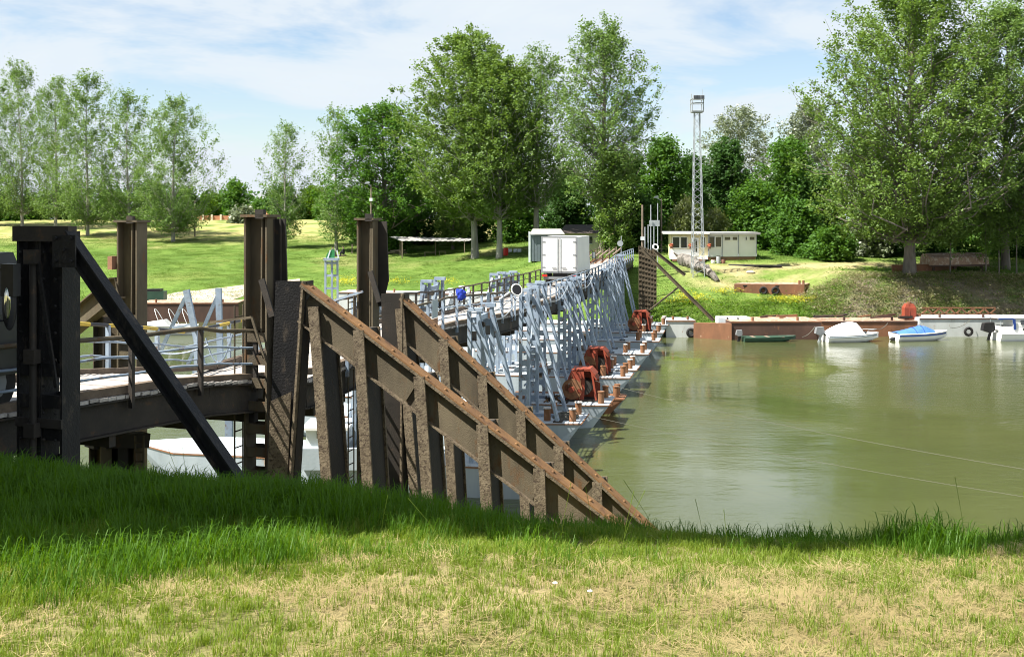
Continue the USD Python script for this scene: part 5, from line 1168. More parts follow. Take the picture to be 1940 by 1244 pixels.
for u, lab in ((0.97, 'red flower basket at the left corner of the cabin'), (0.47, 'smallest red flower basket, in the middle of the cabin front'), (-0.02, 'red flower basket at the corner between the cabin\'s two fronts')):
    c = lp(Lw * u, -0.35, 1.55); t2 = thing('flower_basket', lab, 'flower basket', c, 'flower baskets on the cabin')
    m = trimesh.creation.icosphere(3, 0.2); m.vertices *= (1 + 0.9 * (meshkit.fbm(m.vertices * 12, 2, 3)[:, None] - 0.5)); m.apply_translation(c); part(t2, 'flowers', m, 'flower_red')
    part(t2, 'pot', B().cyl(c - V(0, 0, 0.36), c - V(0, 0, 0.1), 0.14, 10, 0.2), 'brown_brick'); part(t2, 'hanger', B().cyl(c, c + V(0, 0.05, 1.1), 0.012, 4), 'dark_steel')
for px, lab, mat, h in ((1349, 'white and red bucket standing at the cabin corner', 'white_gel', 0.35), (1359, 'grey barrel standing at the cabin wall', 'cabin_grey', 0.75), (1368, 'brown pot standing right of the grey barrel', 'brown_brick', 0.45)):
    q = hit(px, 496.5) - V(0, 0.6, 0); q[2] = float(far_z(q[0], q[1])); tt = thing('yard_barrel', lab, 'container', q); part(tt, 'body', B().tube([q, q + V(0, 0, h * 0.5), q + V(0, 0, h)], [0.2, 0.24, 0.21], 12), mat, smooth=50); part(tt, 'rim', B().cyl(q + V(0, 0, h), q + V(0, 0, h + 0.03), 0.23, 12), 'red_oxide' if mat == 'white_gel' else 'dark_steel')

# open canopy under the trees
k = hit(765, 490)[1] / F; Y = hit(765, 490)[1]
t = thing('canopy', 'open shelter with a flat corrugated roof under the trees', 'shelter', at(810, 490, Y))
cs = [at(738, 448.5, Y + 3), at(762, 457, Y), at(888, 457.5, Y + 0.5), at(905, 453, Y + 5)]
rb = B()
for i in range(24):
    s0, s1 = i / 24, (i + 1) / 24; e = 0.05 if i % 2 else 0
    rb.prism([cs[1] + (cs[2] - cs[1]) * s0 + V(0, 0, e), cs[1] + (cs[2] - cs[1]) * s1 + V(0, 0, e), cs[0] + (cs[3] - cs[0]) * s1 + V(0, 0, e), cs[0] + (cs[3] - cs[0]) * s0 + V(0, 0, e)], (0, 0, 0.05))
part(t, 'roof', rb, 'asbestos_sheet')
for px, dy in ((762, 0.2), (825, 3.0), (880, 0.6), (758, 3.0)):
    q = at(px, 456, Y + dy); part(t, 'post', B().bar(q, V(q[0], q[1], float(far_z(q[0], q[1])) - 0.2), 0.13, 0.13), 'old_wood')
for px, lab in ((815, 'long wooden bench under the canopy'), (838, 'short wooden bench under the canopy, right one')):
    q = at(px, 484, Y + 1.0); q[2] = float(far_z(q[0], q[1])) + 0.5; tt = thing('bench', lab, 'bench', q, 'benches under the canopy'); w = 0.8 if px < 820 else 0.45
    part(tt, 'seat', B().bar(q - V(w, 0, 0), q + V(w, 0, 0), 0.4, 0.06), 'old_wood')
    for s in (-1, 1): part(tt, 'leg', B().bar(q + V(s * w * 0.85, 0, -0.03), q + V(s * w * 0.85, 0, -0.55), 0.08, 0.3), 'old_wood')
wp_ = np.random.default_rng(9); q = hit(735, 482); tt = thing('woodpile', 'heap of branches and logs behind the slim tower, left of the canopy', 'woodpile', q)
for kk in range(14): p = q + V(wp_.uniform(-1.8, 1.8), wp_.uniform(-0.6, 0.6), 0.15 + 0.4 * wp_.random()); part(tt, 'log', B().cyl(p - V(0.7, 0.1, 0), p + V(0.6 + wp_.random() * 0.5, 0.2, wp_.normal(0, 0.15)), 0.09, 6, 0.06), 'old_wood')
for px, lab in ((667, 'short fence post beside the seated people'), (740, 'short fence post at the woodpile')): q = hit(px, 480); single('fence_post', B().bar(q - V(0, 0, 0.2), q + V(0.02, 0, 1.25), 0.16, 0.16), 'old_wood', lab, 'post')
for px, mat, lab in ((947, 'royal_blue', 'blue barrel by the big tree trunk'), (958, 'lamp_red', 'dark red barrel beside the blue one')):
    q = hit(px, 487) + V(0, 1.5, 0.1); tt = thing('barrel', lab, 'barrel', q); part(tt, 'body', B().tube([q, q + V(0, 0, 0.45), q + V(0, 0, 0.95)], [0.28, 0.32, 0.28], 12), mat, smooth=50); part(tt, 'lid', B().cyl(q + V(0, 0, 0.95), q + V(0, 0, 0.98), 0.26, 12), 'dark_steel')
for kk, px in enumerate((966, 976, 984)): q = hit(px, 482) + V(0, 3, 0.3); single('white_board', B().bar(q + V(-0.2, 0, 0), q + V(0.25, 0, 0.02), 0.05, 0.55), 'pale_paint', ['leftmost small white board left of the shed', 'middle small white board left of the shed', 'small white board nearest to the shed'][kk], 'board')

for i2, (p, q, lab) in enumerate(((at(1656, 622, 91.5), at(1682, 612, 95.2), 'short mooring line of the white covered boat'), (at(1800, 620, 92.8), at(1838, 606, 95.0), 'short mooring line of the blue-covered boat'), (at(1520, 638, 91.8), at(1548, 612, 93.2), 'short mooring line of the green rowing boat'))):
    s5 = np.linspace(0, 1, 12)[:, None]; pts = p * (1 - s5) + q * s5; pts[:, 2] -= (4 * s5 * (1 - s5)).ravel() * 0.25; single('mooring_line', B().tube(pts, 0.025, 5), 'rope', lab, 'rope')

# grey shed and cream house behind the truck
q = hit(1045, 492); t = thing('tin_shed', 'grey sheet-metal shed with a pale roof, left behind the truck', 'shed', q); k = q[1] / F; zb = q[2] - 0.2
sp = lambda px, z, dy: V((px - CX) / F * q[1], q[1] + dy, zb + z)
wl = B()
for i in range(10): wl.bar(sp(1006 + 6 * i, 1.45, 0.03 * (i % 2)), sp(1011.6 + 6 * i, 1.45, 0.03 * (i % 2)), 0.05, 2.9)
part(t, 'wall', wl, 'shed_metal'); part(t, 'body', B().bar(sp(1006, 1.45, 1.7), sp(1065, 1.45, 1.7), 3.2, 2.9), 'shed_metal'); part(t, 'white_post', B().bar(sp(1003, -0.1, 0), sp(1003, 3.3, 0), 0.2, 0.2), 'pale_paint')
part(t, 'roof', B().prism([sp(1003, 2.95, -0.3), sp(1070, 2.95, -0.3), sp(1064, 3.5, 2.2), sp(1010, 3.5, 2.2)], (0, 0, 0.07)), 'asbestos_sheet')
q2 = q + V(0, 7, 0.3); t = thing('cream_house', 'cream plastered house with a dark brown roof behind the truck', 'house', q2)
hp = lambda px, z, dy: V((px - CX) / F * q2[1], q2[1] + dy, q2[2] + z)
part(t, 'wall', B().bar(hp(1066, 1.2, 3), hp(1140, 1.2, 3), 6, 2.7), 'plaster_cream')
part(t, 'roof', B().hull([hp(1062, 2.5, -0.5), hp(1146, 2.5, -0.5), hp(1062, 2.5, 6.6), hp(1146, 2.5, 6.6), hp(1074, 3.5, 3), hp(1132, 3.5, 3)]), 'brown_tiles')
w = part(t, 'window', B().prism([hp(1112, 1.3, -0.03), hp(1122, 1.3, -0.03), hp(1122, 2.1, -0.03), hp(1112, 2.1, -0.03)], (0, -0.02, 0)), 'window_glass'); part(w, 'sill', B().bar(hp(1111, 1.25, -0.08), hp(1123, 1.25, -0.08), 0.12, 0.08), 'pale_paint')

# far village: roofs and walls along the levee
def house(label, px0, px1, eave, ridge, base, Y, wall, roof):
    t = thing('village_house', label, 'house', at((px0 + px1) / 2, base, Y), 'village houses beyond the levee')
    part(t, 'wall', B().hull([at(px, py, Y + dy) * V(1, 1, 1) for px in (px0 + 2, px1 - 2) for py in (eave, base + 12) for dy in (0, 7)]), wall)
    a = [at(px0, eave, Y - 0.4), at(px1, eave, Y - 0.4), at(px1, eave, Y + 7.5), at(px0, eave, Y + 7.5), at(px0 + 3, ridge, Y + 3.5), at(px1 - 3, ridge, Y + 3.5)]
    a[2][2] = a[0][2]; a[3][2] = a[0][2]
    rf = part(t, 'roof', B().hull(a), roof)
    part(rf, 'chimney', B().bar(at((px0 * 2 + px1) / 3, eave, Y + 4), at((px0 * 2 + px1) / 3, ridge - 4, Y + 4), 0.6, 0.6), 'brown_brick')
    for f in (0.25, 0.65): px = px0 + (px1 - px0) * f; part(t, 'window', B().prism([at(px, eave + 3, Y - 0.03), at(px + 4, eave + 3, Y - 0.03), at(px + 4, eave + 9, Y - 0.03), at(px, eave + 9, Y - 0.03)], (0, -0.02, 0)), 'window_glass')


house('orange-roofed house half hidden at the far left behind the poplars', -30, 22, 411, 396, 424, 236, 'orange_brick', 'red_tiles')
house('orange-roofed house between the tall double column and the two single poplars', 470, 520, 408, 401, 420, 238, 'plaster_cream', 'red_tiles')
house('red-roofed house seen right of the first single poplar', 556, 612, 404, 391, 420, 246, 'plaster_cream', 'red_tiles')
house('orange-roofed house behind the lamp post and the dark broad tree', 690, 748, 420, 404, 436, 205, 'plaster_cream', 'red_tiles')
wl = thing('brick_wall', 'low orange brick wall on the levee, left of the tall double column', 'wall', at(415, 420, 228))
for kk in range(5): part(wl, 'wall_panel', B().bar(at(368 + 17 * kk, 414.5, 228), at(384 + 17 * kk, 414.5, 228), 0.3, 1.3), 'orange_brick')
for kk in range(6): part(wl, 'pier', B().bar(at(367.5 + 17 * kk, 425, 227.8), at(367.5 + 17 * kk, 406, 227.8), 0.35, 0.35), 'plaster_cream')
q = hit(325, 439); t = thing('brick_hut', 'small brown brick hut beside the rightmost poplar of the left row', 'hut', q); kx = q[1] / F
part(t, 'front_wall', B().bar(q + V(-1.6, 0, 1.0), q + V(1.6, 0, 1.0), 0.3, 2.2), 'brown_brick'); part(t, 'body', B().bar(q + V(-1.5, 1.4, 0.95), q + V(1.5, 1.4, 0.95), 2.4, 2.1), 'orange_brick'); part(t, 'roof_slab', B().bar(q + V(-1.7, 1.2, 2.15), q + V(1.7, 1.2, 2.15), 3.0, 0.12), 'brown_tiles')

# two people sitting at the foot of the second single poplar
def sitter(label, base, cloth, face):
    from manifold3d import Manifold
    t = thing('person', label, 'person', base)
    J = dict(hip=(0, 0, 0.42, 0.17), chest=(0.02 * face, 0, 0.80, 0.19), neck=(0.03 * face, 0, 1.0, 0.07), kneeL=(0.42 * face, -0.14, 0.50, 0.085), kneeR=(0.42 * face, 0.14, 0.50, 0.085), footL=(0.40 * face, -0.14, 0.06, 0.06), footR=(0.46 * face, 0.14, 0.06, 0.06),
             shL=(0.02 * face, -0.21, 0.93, 0.08), shR=(0.02 * face, 0.21, 0.93, 0.08), elL=(0.12 * face, -0.27, 0.68, 0.055), elR=(0.12 * face, 0.27, 0.68, 0.055), haL=(0.36 * face, -0.16, 0.60, 0.042), haR=(0.36 * face, 0.16, 0.60, 0.042), toeL=(0.56 * face, -0.14, 0.045, 0.04), toeR=(0.60 * face, 0.14, 0.045, 0.04))
    sp = lambda n: Manifold.sphere(J[n][3], 16).translate(J[n][:3])
    bones = [('hip', 'chest'), ('chest', 'neck'), ('chest', 'shL'), ('chest', 'shR'), ('hip', 'kneeL'), ('hip', 'kneeR'), ('kneeL', 'footL'), ('kneeR', 'footR'), ('shL', 'elL'), ('shR', 'elR'), ('elL', 'haL'), ('elR', 'haR'), ('footL', 'toeL'), ('footR', 'toeR')]
    body = Manifold.batch_hull([sp('chest'), sp('neck')])
    for a, c in bones: body = body + Manifold.batch_hull([sp(a), sp(c)])
    head = Manifold.sphere(1, 20).scale((0.095, 0.08, 0.12)).translate((0.05 * face, 0, 1.20)) + Manifold.batch_hull([Manifold.sphere(0.05, 10).translate((0.03 * face, 0, 1.0)), Manifold.sphere(0.05, 10).translate((0.04 * face, 0, 1.14))]) + Manifold.sphere(0.02, 8).translate((0.15 * face, 0, 1.19))
    for nm, mf, mat in (('body', body, cloth), ('head', head, 'skin'), ('hair', Manifold.sphere(1, 16).scale((0.10, 0.09, 0.09)).translate((0.025 * face, 0, 1.255)), 'dark_cloth')):
        v, f, _ = meshkit.arrays(mf); part(t, nm, trimesh.Trimesh(v + base, f, process=False), mat, smooth=True)


q = hit(640, 486); sitter('person in dark clothes sitting on a log, left of the pair under the poplar', q + V(-0.75, 0, 0.02), 'grey_cloth', 1); sitter('person in black sitting on a log, right of the pair under the poplar', q + V(0.75, 0.2, 0.02), 'dark_cloth', -1)
single('log_seat', B().tube([q + V(-1.1, 0.02, 0.13), q + V(0, 0.1, 0.13), q + V(1.1, 0.22, 0.13)], [0.15, 0.14, 0.13], 10), 'old_wood', 'short log that the two people under the poplar sit on', 'log', smooth=50)

# ------------------------------------------------------------------ trees
def leaf_quads(c, size, r, flat=0.5, asp=0.62, droop=0.0):
    n = len(c); nn = r.normal(size=(n, 3)); nn[:, 2] = np.abs(nn[:, 2]) + flat; nn /= np.linalg.norm(nn, axis=1, keepdims=True)
    u = np.cross(nn, r.normal(size=(n, 3))); u[:, 2] -= droop; u /= np.linalg.norm(u, axis=1, keepdims=True) + 1e-9; w = np.cross(nn, u)
    s = (size * r.uniform(0.65, 1.35, n))[:, None]
    v = np.stack([c + u * s, c + w * s * asp + u * s * 0.15, c - u * s, c - w * s * asp + u * s * 0.15], 1).reshape(-1, 3)
    i = np.arange(n)[:, None] * 4
    return v, np.vstack([i + [0, 1, 2], i + [0, 2, 3]])


PROF = {'poplar': [(0, 0.45), (0.15, 0.8), (0.4, 1.0), (0.65, 0.92), (0.84, 0.68), (0.94, 0.42), (1, 0.16)], 'round': [(0, 0.6), (0.2, 0.92), (0.45, 1.0), (0.7, 0.85), (0.9, 0.52), (1, 0.22)],
        'wide': [(0, 0.75), (0.15, 0.95), (0.4, 1.0), (0.6, 0.86), (0.8, 0.6), (0.93, 0.35), (1, 0.1)], 'dome': [(0, 0.6), (0.2, 0.95), (0.45, 1.0), (0.65, 0.95), (0.82, 0.74), (0.93, 0.48), (1, 0.22)], 'top': [(0, 0.45), (0.3, 0.7), (0.6, 1.0), (0.8, 0.8), (1, 0.3)]}


def tree(label, base, H, R, mat, kind='poplar', t0=0.12, limbs=40, twigs=7, leaves=26, size=0.24, rise=0.9, spread=0.55, trunk=0.28, lean=(0, 0), seed=1, bark='bark', skirt=0, group=None, name='tree', cat='tree', droop=0.0, twoway=False, top_cut=0.96, ex=1.0):
    r = np.random.default_rng(seed); base = np.asarray(base, float)
    t = thing(name, label, cat, base, group)
    ln = V(lean[0], lean[1], 0)
    ax = lambda s: base + V(0, 0, H * s) + ln * H * s + V(math.sin(s * 5 + seed) * 0.012 * H, math.cos(s * 4 + seed) * 0.012 * H, 0) * s
    wood = B(); ss = np.linspace(-0.015, top_cut, 12)
    wood.tube([ax(s) for s in ss], np.r_[trunk * 1.35, trunk * np.linspace(1, 0.10, 11)], 8)
    cl = []
    pr = lambda x: lerp(x, PROF[kind])
    for k in range(limbs):
        h = (k + r.random()) / limbs; h = h ** 0.92
        az = k * 2.39996 + r.normal(0, 0.3); rad = R * pr(h) * (0.45 + 0.55 * math.sqrt(r.random())) * r.uniform(0.82, 1.1)
        tz = t0 + (1 - t0) * h; sz = max(t0 * 0.7, tz - rise * rad / H * r.uniform(0.7, 1.2))
        p0 = ax(min(sz, top_cut)); p1 = ax(tz) + V(math.cos(az) * ex, math.sin(az), 0) * rad
        mid = (p0 + p1) / 2 + V(math.cos(az), math.sin(az), 0) * rad * r.uniform(-0.12, 0.2) + V(0, 0, rad * r.uniform(-0.18, 0.16))
        s = np.linspace(0, 1, 6)[:, None]; pts = p0 * (1 - s) ** 2 + mid * 2 * s * (1 - s) + p1 * s ** 2
        pts[1:-1] += r.normal(0, 0.045 * rad + 0.04, (4, 3))
        wood.tube(pts, np.linspace(trunk * (0.30 - 0.2 * tz), 0.010, 6), 4, cap=False)
        for q in range(twigs):
            u = 0.28 + 0.72 * (q + r.random()) / twigs
            c = p0 * (1 - u) ** 2 + mid * 2 * u * (1 - u) + p1 * u ** 2 + r.normal(0, 1, 3) * spread * np.array([1, 1, 0.8]) * (0.5 + 0.5 * (1 - abs(2 * u - 1)))
            n = max(3, int(leaves * 1.15 * r.uniform(0.4, 1.6)))
            d = r.normal(0, 1, (n, 3)) * spread * r.uniform(0.28, 0.62)
            if droop: d[:, 2] -= np.abs(r.normal(0, 1, n)) * spread * droop
            elif kind in ('poplar',): d[:, 2] *= 1.3
            cl.append(c + d)
    if skirt:
        n = skirt; a = r.random(n) * 2 * PI; rr = R * 0.62 * np.sqrt(r.random(n)); z = r.random(n)
        rr = rr * np.sin(PI * (0.08 + 0.9 * z)) ** 0.6
        cl.append(base + np.stack([np.cos(a) * rr, np.sin(a) * rr, H * (0.07 + 0.22 * z)], 1))
    part(t, 'trunk', wood, bark, smooth=60)
    size *= 0.68 if base[1] > 60 else 1.0
    c = np.vstack(cl); c[:, 2] = np.maximum(c[:, 2], base[2] + 0.1)
    part(t, 'crown', trimesh.Trimesh(*leaf_quads(c, size, r, droop=droop * 0.8), process=False), mat)
    return t


def by_px(px, py, top, w, Y=None):
    b = hit(px, py) if Y is None else at(px, py, Y)
    if Y is not None: b[2] = float(far_z(b[0], b[1]))
    k = b[1] / F
    return b, (HZ - top) * k + EYE - b[2], w * k / 2


# the row of poplars at the left
for k, (px, py, top, w, lab) in enumerate(((42, 429, 118, 112, 'tall airy poplar, leftmost of the row, above the black tower'), (105, 432, 140, 104, 'airy poplar second from the left edge, behind the black tower head'), (166, 447, 146, 112, 'airy poplar with a pale trunk, middle of the left row'),
                                           (246, 450, 166, 122, 'airy poplar rising behind the column across the deck'), (328, 458, 184, 128, 'airy poplar at the right end of the left row, beside the brick hut'), (-22, 427, 160, 110, 'airy poplar cut by the left edge of the picture'))):
    b, H, R = by_px(px, py, top, w * 1.5)
    tree(lab, b, H * (1, 0.97, 1.03, 0.98, 1.0, 1)[k], R * (1.05, 0.95, 1.1, 1.0, 1.08, 1)[k], 'silver_leaf', 'poplar', 0.10, (86, 72, 78, 68, 90, 64)[k], 9, 28, 0.21, 1.35, 0.66, 0.26, lean=((-0.02, 0), (0.015, 0), (0.0, 0), (-0.025, 0), (0.012, 0), (0, 0))[k], seed=220 + 7 * k, bark='pale_bark', skirt=1700, group='row of airy poplars on the left meadow')
for k, (px, py, top, w, lab) in enumerate(((541, 470, 234, 98, 'smaller of the two single poplars on the meadow'), (637, 476, 204, 106, 'taller of the two single poplars, people sitting at its foot'))):
    b, H, R = by_px(px, py, top, w * 1.15)
    tree(lab, b, H, R, 'silver_leaf', 'poplar', 0.16, 60, 8, 16, 0.19, 1.1, 0.55, 0.22, seed=40 + k, bark='pale_bark', skirt=1500)

# the big group in the middle
b, H, R = by_px(728, 484, 200, 265, 150); tree('broad dark green tree left of the big poplars, behind the lamp post', b, H, R, 'broad_leaf', 'dome', 0.18, 130, 8, 28, 0.27, 0.6, 0.75, 0.5, seed=51)
b, H, R = by_px(900, 490, 62, 310); tree('biggest poplar of the middle group, its left crown broad', b, H, R * 1.0, 'poplar_leaf', 'dome', 0.24, 190, 10, 30, 0.235, 0.9, 0.66, 0.42, seed=52, lean=(-0.035, 0), bark='pale_bark')
b, H, R = by_px(946, 489, 112, 250); tree('poplar standing close right of the biggest poplar', b, H, R, 'poplar_leaf', 'dome', 0.27, 150, 9, 28, 0.235, 0.9, 0.62, 0.34, seed=53, lean=(0.012, 0), bark='pale_bark')
b, H, R = by_px(1016, 478, 92, 215, 131); tree('slender thin-crowned poplar with a forked trunk, behind the tin shed', b, H, R, 'silver_leaf', 'dome', 0.3, 110, 9, 17, 0.20, 1.3, 0.6, 0.34, seed=54, lean=(0.01, 0), bark='pale_bark')
b, H, R = by_px(1142, 478, 44, 245, 124); tree('tallest poplar, right of the middle group, bushy round its lower trunk', b, H, R, 'silver_leaf', 'dome', 0.28, 150, 9, 22, 0.20, 1.0, 0.62, 0.40, seed=55, bark='bark')
b, H, R = by_px(1165, 476, 288, 112, 122); tree('leafy bush tree wrapped around the tallest poplar\'s foot', b, H, R, 'poplar_leaf', 'round', 0.08, 50, 7, 26, 0.22, 0.8, 0.6, 0.2, seed=56)
b, H, R = by_px(858, 486, 365, 90, 150); tree('yellowish green bush below the biggest poplar', b, H, R, 'poplar_leaf', 'round', 0.2, 34, 7, 26, 0.24, 0.6, 0.6, 0.2, seed=57)
for k, (px, py, top, w, Y, lab) in enumerate(((700, 476, 372, 110, 164, 'dense shrub behind the slim tower'), (790, 482, 330, 130, 160, 'dense shrub behind the canopy'), (880, 484, 340, 130, 158, 'dense shrub behind the big poplar trunks'), (975, 484, 350, 120, 156, 'dense shrub left of the cream house'), (1075, 482, 345, 120, 150, 'dense shrub behind the cream house'),
                                          (1195, 484, 300, 110, 146, 'dense shrub right of the tallest poplar'), (745, 480, 415, 60, 150, 'low dark shrub at the left end of the canopy'), (1215, 488, 385, 70, 125, 'low shrub behind the thin masts'))):
    b, H, R = by_px(px, py, top, w, Y); tree(lab, b, H, R, 'dark_leaf' if k % 3 else 'broad_leaf', 'round', 0.04, 52, 7, 30, 0.32, 0.5, 0.8, 0.2, seed=60 + k, name='shrub', cat='shrub', group='dense shrubs behind the landing')
# right hand green wall behind the cabin
for k, (px, py, top, w, Y, mat, lab) in enumerate(((1258, 480, 266, 105, 138, 'broad_leaf', 'dense bright green tree left of the lattice mast'), (1312, 480, 300, 90, 150, 'dark_leaf', 'dark tree right behind the lattice mast'), (1378, 490, 272, 120, 140, 'dark_leaf', 'dense dark tree behind the middle of the cabin'), (1492, 494, 270, 135, 134, 'broad_leaf', 'highest dense tree right of the cabin'),
                                             (1435, 492, 352, 125, 128, 'broad_leaf', 'rounded green tree right behind the cabin roof'), (1545, 498, 330, 110, 132, 'dark_leaf', 'dark tree between the cabin and the big right poplar'), (1505, 500, 395, 95, 121, 'broad_leaf', 'low leafy tree in front, right of the cabin'))):
    b, H, R = by_px(px, py, top, w, Y); tree(lab, b, H, R, mat, 'round', 0.05, 70, 8, 28, 0.27, 0.6, 0.7, 0.3, seed=80 + k)
b, H, R = by_px(1300, 490, 374, 66, 123); tree('small yellow-green weeping willow left behind the cabin', b, H, R, 'willow_leaf', 'round', 0.2, 40, 9, 26, 0.20, 0.5, 0.42, 0.2, seed=90, droop=1.6, name='willow')
b, H, R = by_px(1352, 490, 395, 62, 125); tree('lower yellow-green willow behind the cabin roof', b, H, R, 'willow_leaf', 'round', 0.2, 30, 8, 22, 0.20, 0.5, 0.42, 0.2, seed=91, droop=1.6, name='willow')
for k, (px, top, w, Y, lab) in enumerate(((1400, 206, 215, 185, 'pale silver willow far behind the cabin'), (1535, 200, 165, 172, 'pale silver willow behind the highest dense tree'), (1068, 318, 90, 178, 'pale far tree seen below the slender poplar'))):
    b, H, R = by_px(px, 430, top, w, Y); tree(lab, b, H, R, 'ash_leaf', 'round', 0.2, 90, 9, 22, 0.27, 0.8, 0.8, 0.4, seed=94 + k, bark='pale_bark', name='willow')
for k, (px, py, top, w, Y, mat, lab) in enumerate(((1580, 508, 440, 78, 115, 'broad_leaf', 'round bright shrub on the grass left of the big right poplar'), (1650, 506, 410, 90, 119, 'ash_leaf', 'silvery shrub left of the big right poplar trunk'), (1545, 502, 470, 60, 117, 'broad_leaf', 'low shrub at the edge of the dry grass'), (1690, 500, 330, 130, 120, 'dark_leaf', 'dark shrub behind the big right poplar trunk'),
                                             (1795, 505, 360, 120, 121, 'dark_leaf', 'dark shrub behind the upturned hull'), (1880, 505, 380, 110, 119, 'broad_leaf', 'leafy shrub at the right edge'), (1950, 510, 330, 130, 117, 'dark_leaf', 'dark shrub cut by the right edge'), (1640, 490, 250, 150, 128, 'dark_leaf', 'dark tall shrub filling the gap left of the big right poplar'))):
    b, H, R = by_px(px, py, top, w, Y); tree(lab, b, H, R, mat, 'round', 0.03, 50, 7, 28, 0.25, 0.5, 0.6, 0.15, seed=100 + k, name='shrub', cat='shrub')
# the big right poplars
b, H, R = by_px(1723, 527, -48, 470, 104.2); tree('big poplar on the right bank with a thick trunk, reaching the top of the picture', b, H, R, 'poplar_leaf', 'dome', 0.17, 270, 11, 28, 0.20, 0.9, 0.66, 0.55, seed=110, lean=(0.012, 0), bark='bark')
b, H, R = by_px(1905, 515, 5, 310, 108); tree('dark silvery poplar at the right edge behind the big one', b, H, R, 'silver_leaf', 'dome', 0.2, 190, 10, 28, 0.19, 1.0, 0.6, 0.4, seed=111, bark='bark')
b, H, R = by_px(2010, 515, 20, 230, 107); tree('poplar just outside the right edge, its branches reaching in', b, H, R, 'poplar_leaf', 'dome', 0.2, 110, 8, 25, 0.19, 1.0, 0.6, 0.4, seed=112, bark='bark')
b, H, R = by_px(1800, 520, 352, 84, 105); tree('slim leafy sapling right of the thick poplar trunk', b, H, R, 'poplar_leaf', 'round', 0.42, 34, 7, 26, 0.15, 0.8, 0.42, 0.08, seed=113)
for k, (px, top, lab) in enumerate(((1868, 400, 'thin sapling right of the upturned hull'), (1893, 380, 'second thin sapling from the right edge'), (1926, 370, 'thin sapling at the right edge'))):
    b, H, R = by_px(px, 524, top, 46, 105); tree(lab, b, H, R, 'poplar_leaf', 'top', 0.35, 20, 5, 16, 0.15, 1.1, 0.4, 0.07, seed=116 + k, group='thin saplings at the right')
# far trees along the levee and beyond
FT = [(-10, 375, 90, 225, 'dark_leaf', 'round dark bush at the left edge beyond the levee'), (62, 372, 80, 228, 'broad_leaf', 'bush between the first two poplars of the left row'), (135, 360, 90, 232, 'dark_leaf', 'round bush behind the third poplar of the left row'), (212, 366, 80, 226, 'broad_leaf', 'bush left of the fourth poplar of the left row'), (285, 350, 110, 230, 'dark_leaf', 'large dark bush behind the fourth and fifth poplars'),
      (350, 362, 70, 234, 'broad_leaf', 'bush right of the left poplar row'), (398, 368, 70, 262, 'weed_leaf', 'light green bush behind the orange brick wall'), (446, 346, 66, 258, 'broad_leaf', 'light green tree left of the tall double column'), (500, 382, 60, 252, 'broad_leaf', 'low bush behind the orange roof'), (538, 352, 84, 236, 'dark_leaf', 'dark round tree behind the smaller single poplar'),
      (592, 358, 70, 240, 'weed_leaf', 'bright green bush between the two single poplars'), (625, 372, 60, 222, 'broad_leaf', 'bush behind the taller single poplar'), (668, 362, 70, 232, 'dark_leaf', 'bush right of the taller single poplar'), (462, 406, 34, 205, 'ash_leaf', 'grey-green bush on the slope beside the tall double column'), (10, 392, 70, 214, 'broad_leaf', 'low green bush left of the first poplar')]
for k, (px, top, w, Y, mat, lab) in enumerate(FT):
    b, H, R = by_px(px, 420, top, w, Y); tree(lab, b, H, R, mat, 'round', 0.06, 36, 7, 22, 0.42, 0.6, 0.9, 0.25, seed=130 + k)
far = []; fr = np.random.default_rng(77)
for k in range(90):
    x = -330 + 660 * (k + fr.random()) / 90; y = fr.uniform(330, 420); h = fr.uniform(7, 13); n = 260
    a = fr.normal(0, 1, (n, 3)); a /= np.linalg.norm(a, axis=1, keepdims=True); a *= fr.random((n, 1)) ** 0.4
    far.append(V(x, y, 9.6 + h * 0.5) + a * [h * 0.62, h * 0.5, h * 0.55])
single('far_wood', trimesh.Trimesh(*leaf_quads(np.vstack(far), 0.85, fr), process=False), 'dark_leaf', 'band of distant trees along the horizon', 'trees', kind='stuff')

# trees on the near bank, outside the picture on the left, that shade the lawn and the black tower
for k, (x, y, H, R, t0, ln, lab) in enumerate(((-13.0, 4.0, 24, 2.5, 0.12, (0, 0), 'poplar outside the left edge on the near bank, nearest to the camera'), (-15.5, 8.2, 22, 3.0, 0.12, (0, 0), 'second poplar outside the left edge on the near bank'), (-16.5, 13.0, 21, 3.2, 0.12, (0, 0), 'third poplar outside the left edge on the near bank'), (-11.0, 5.95, 23.0, 0.62, 0.76, (0.03, -0.2), 'slim leaning poplar with a high crown, outside the left edge'))):
    tree(lab, V(x, y, near_z(x, y)), H, R, 'poplar_leaf', 'dome', t0, 110 if k < 3 else 60, 9, 44 if k < 3 else 30, 0.30, 0.8, 0.55 if k < 3 else 0.3, 0.3, lean=ln, seed=150 + k, bark='bark')

# ------------------------------------------------------------------ grass and weeds
def blades(n, h, w, spread, r, bend=0.5, lay=0.0):
    """A tuft of bent blades."""
    vs, fs = [], []
    for k in range(n):
        a = r.random() * 2 * PI; p = V(math.cos(a), math.sin(a), 0) * spread * math.sqrt(r.random()); hh = h * r.uniform(0.5, 1.15)
        az = r.random() * 2 * PI; d = V(math.cos(az), math.sin(az), 0); sd = V(-d[1], d[0], 0) * w / 2; be = bend * r.uniform(0.3, 1.3)
        up = V(0, 0, 1) * (1 - lay) + d * lay * 1.0
        q1 = p + up * hh * 0.45 + d * hh * be * 0.15; q2 = p + up * hh * 0.8 + d * hh * be * 0.42; q3 = p + up * hh * (1.0 - 0.25 * be) + d * hh * be * 0.8
        o = len(vs); vs += [p - sd, p + sd, q1 - sd * 0.9, q1 + sd * 0.9, q2 - sd * 0.6, q2 + sd * 0.6, q3]
        fs += [[o, o + 1, o + 3], [o, o + 3, o + 2], [o + 2, o + 3, o + 5], [o + 2, o + 5, o + 4], [o + 4, o + 5, o + 6]]
    return np.array(vs), np.array(fs)


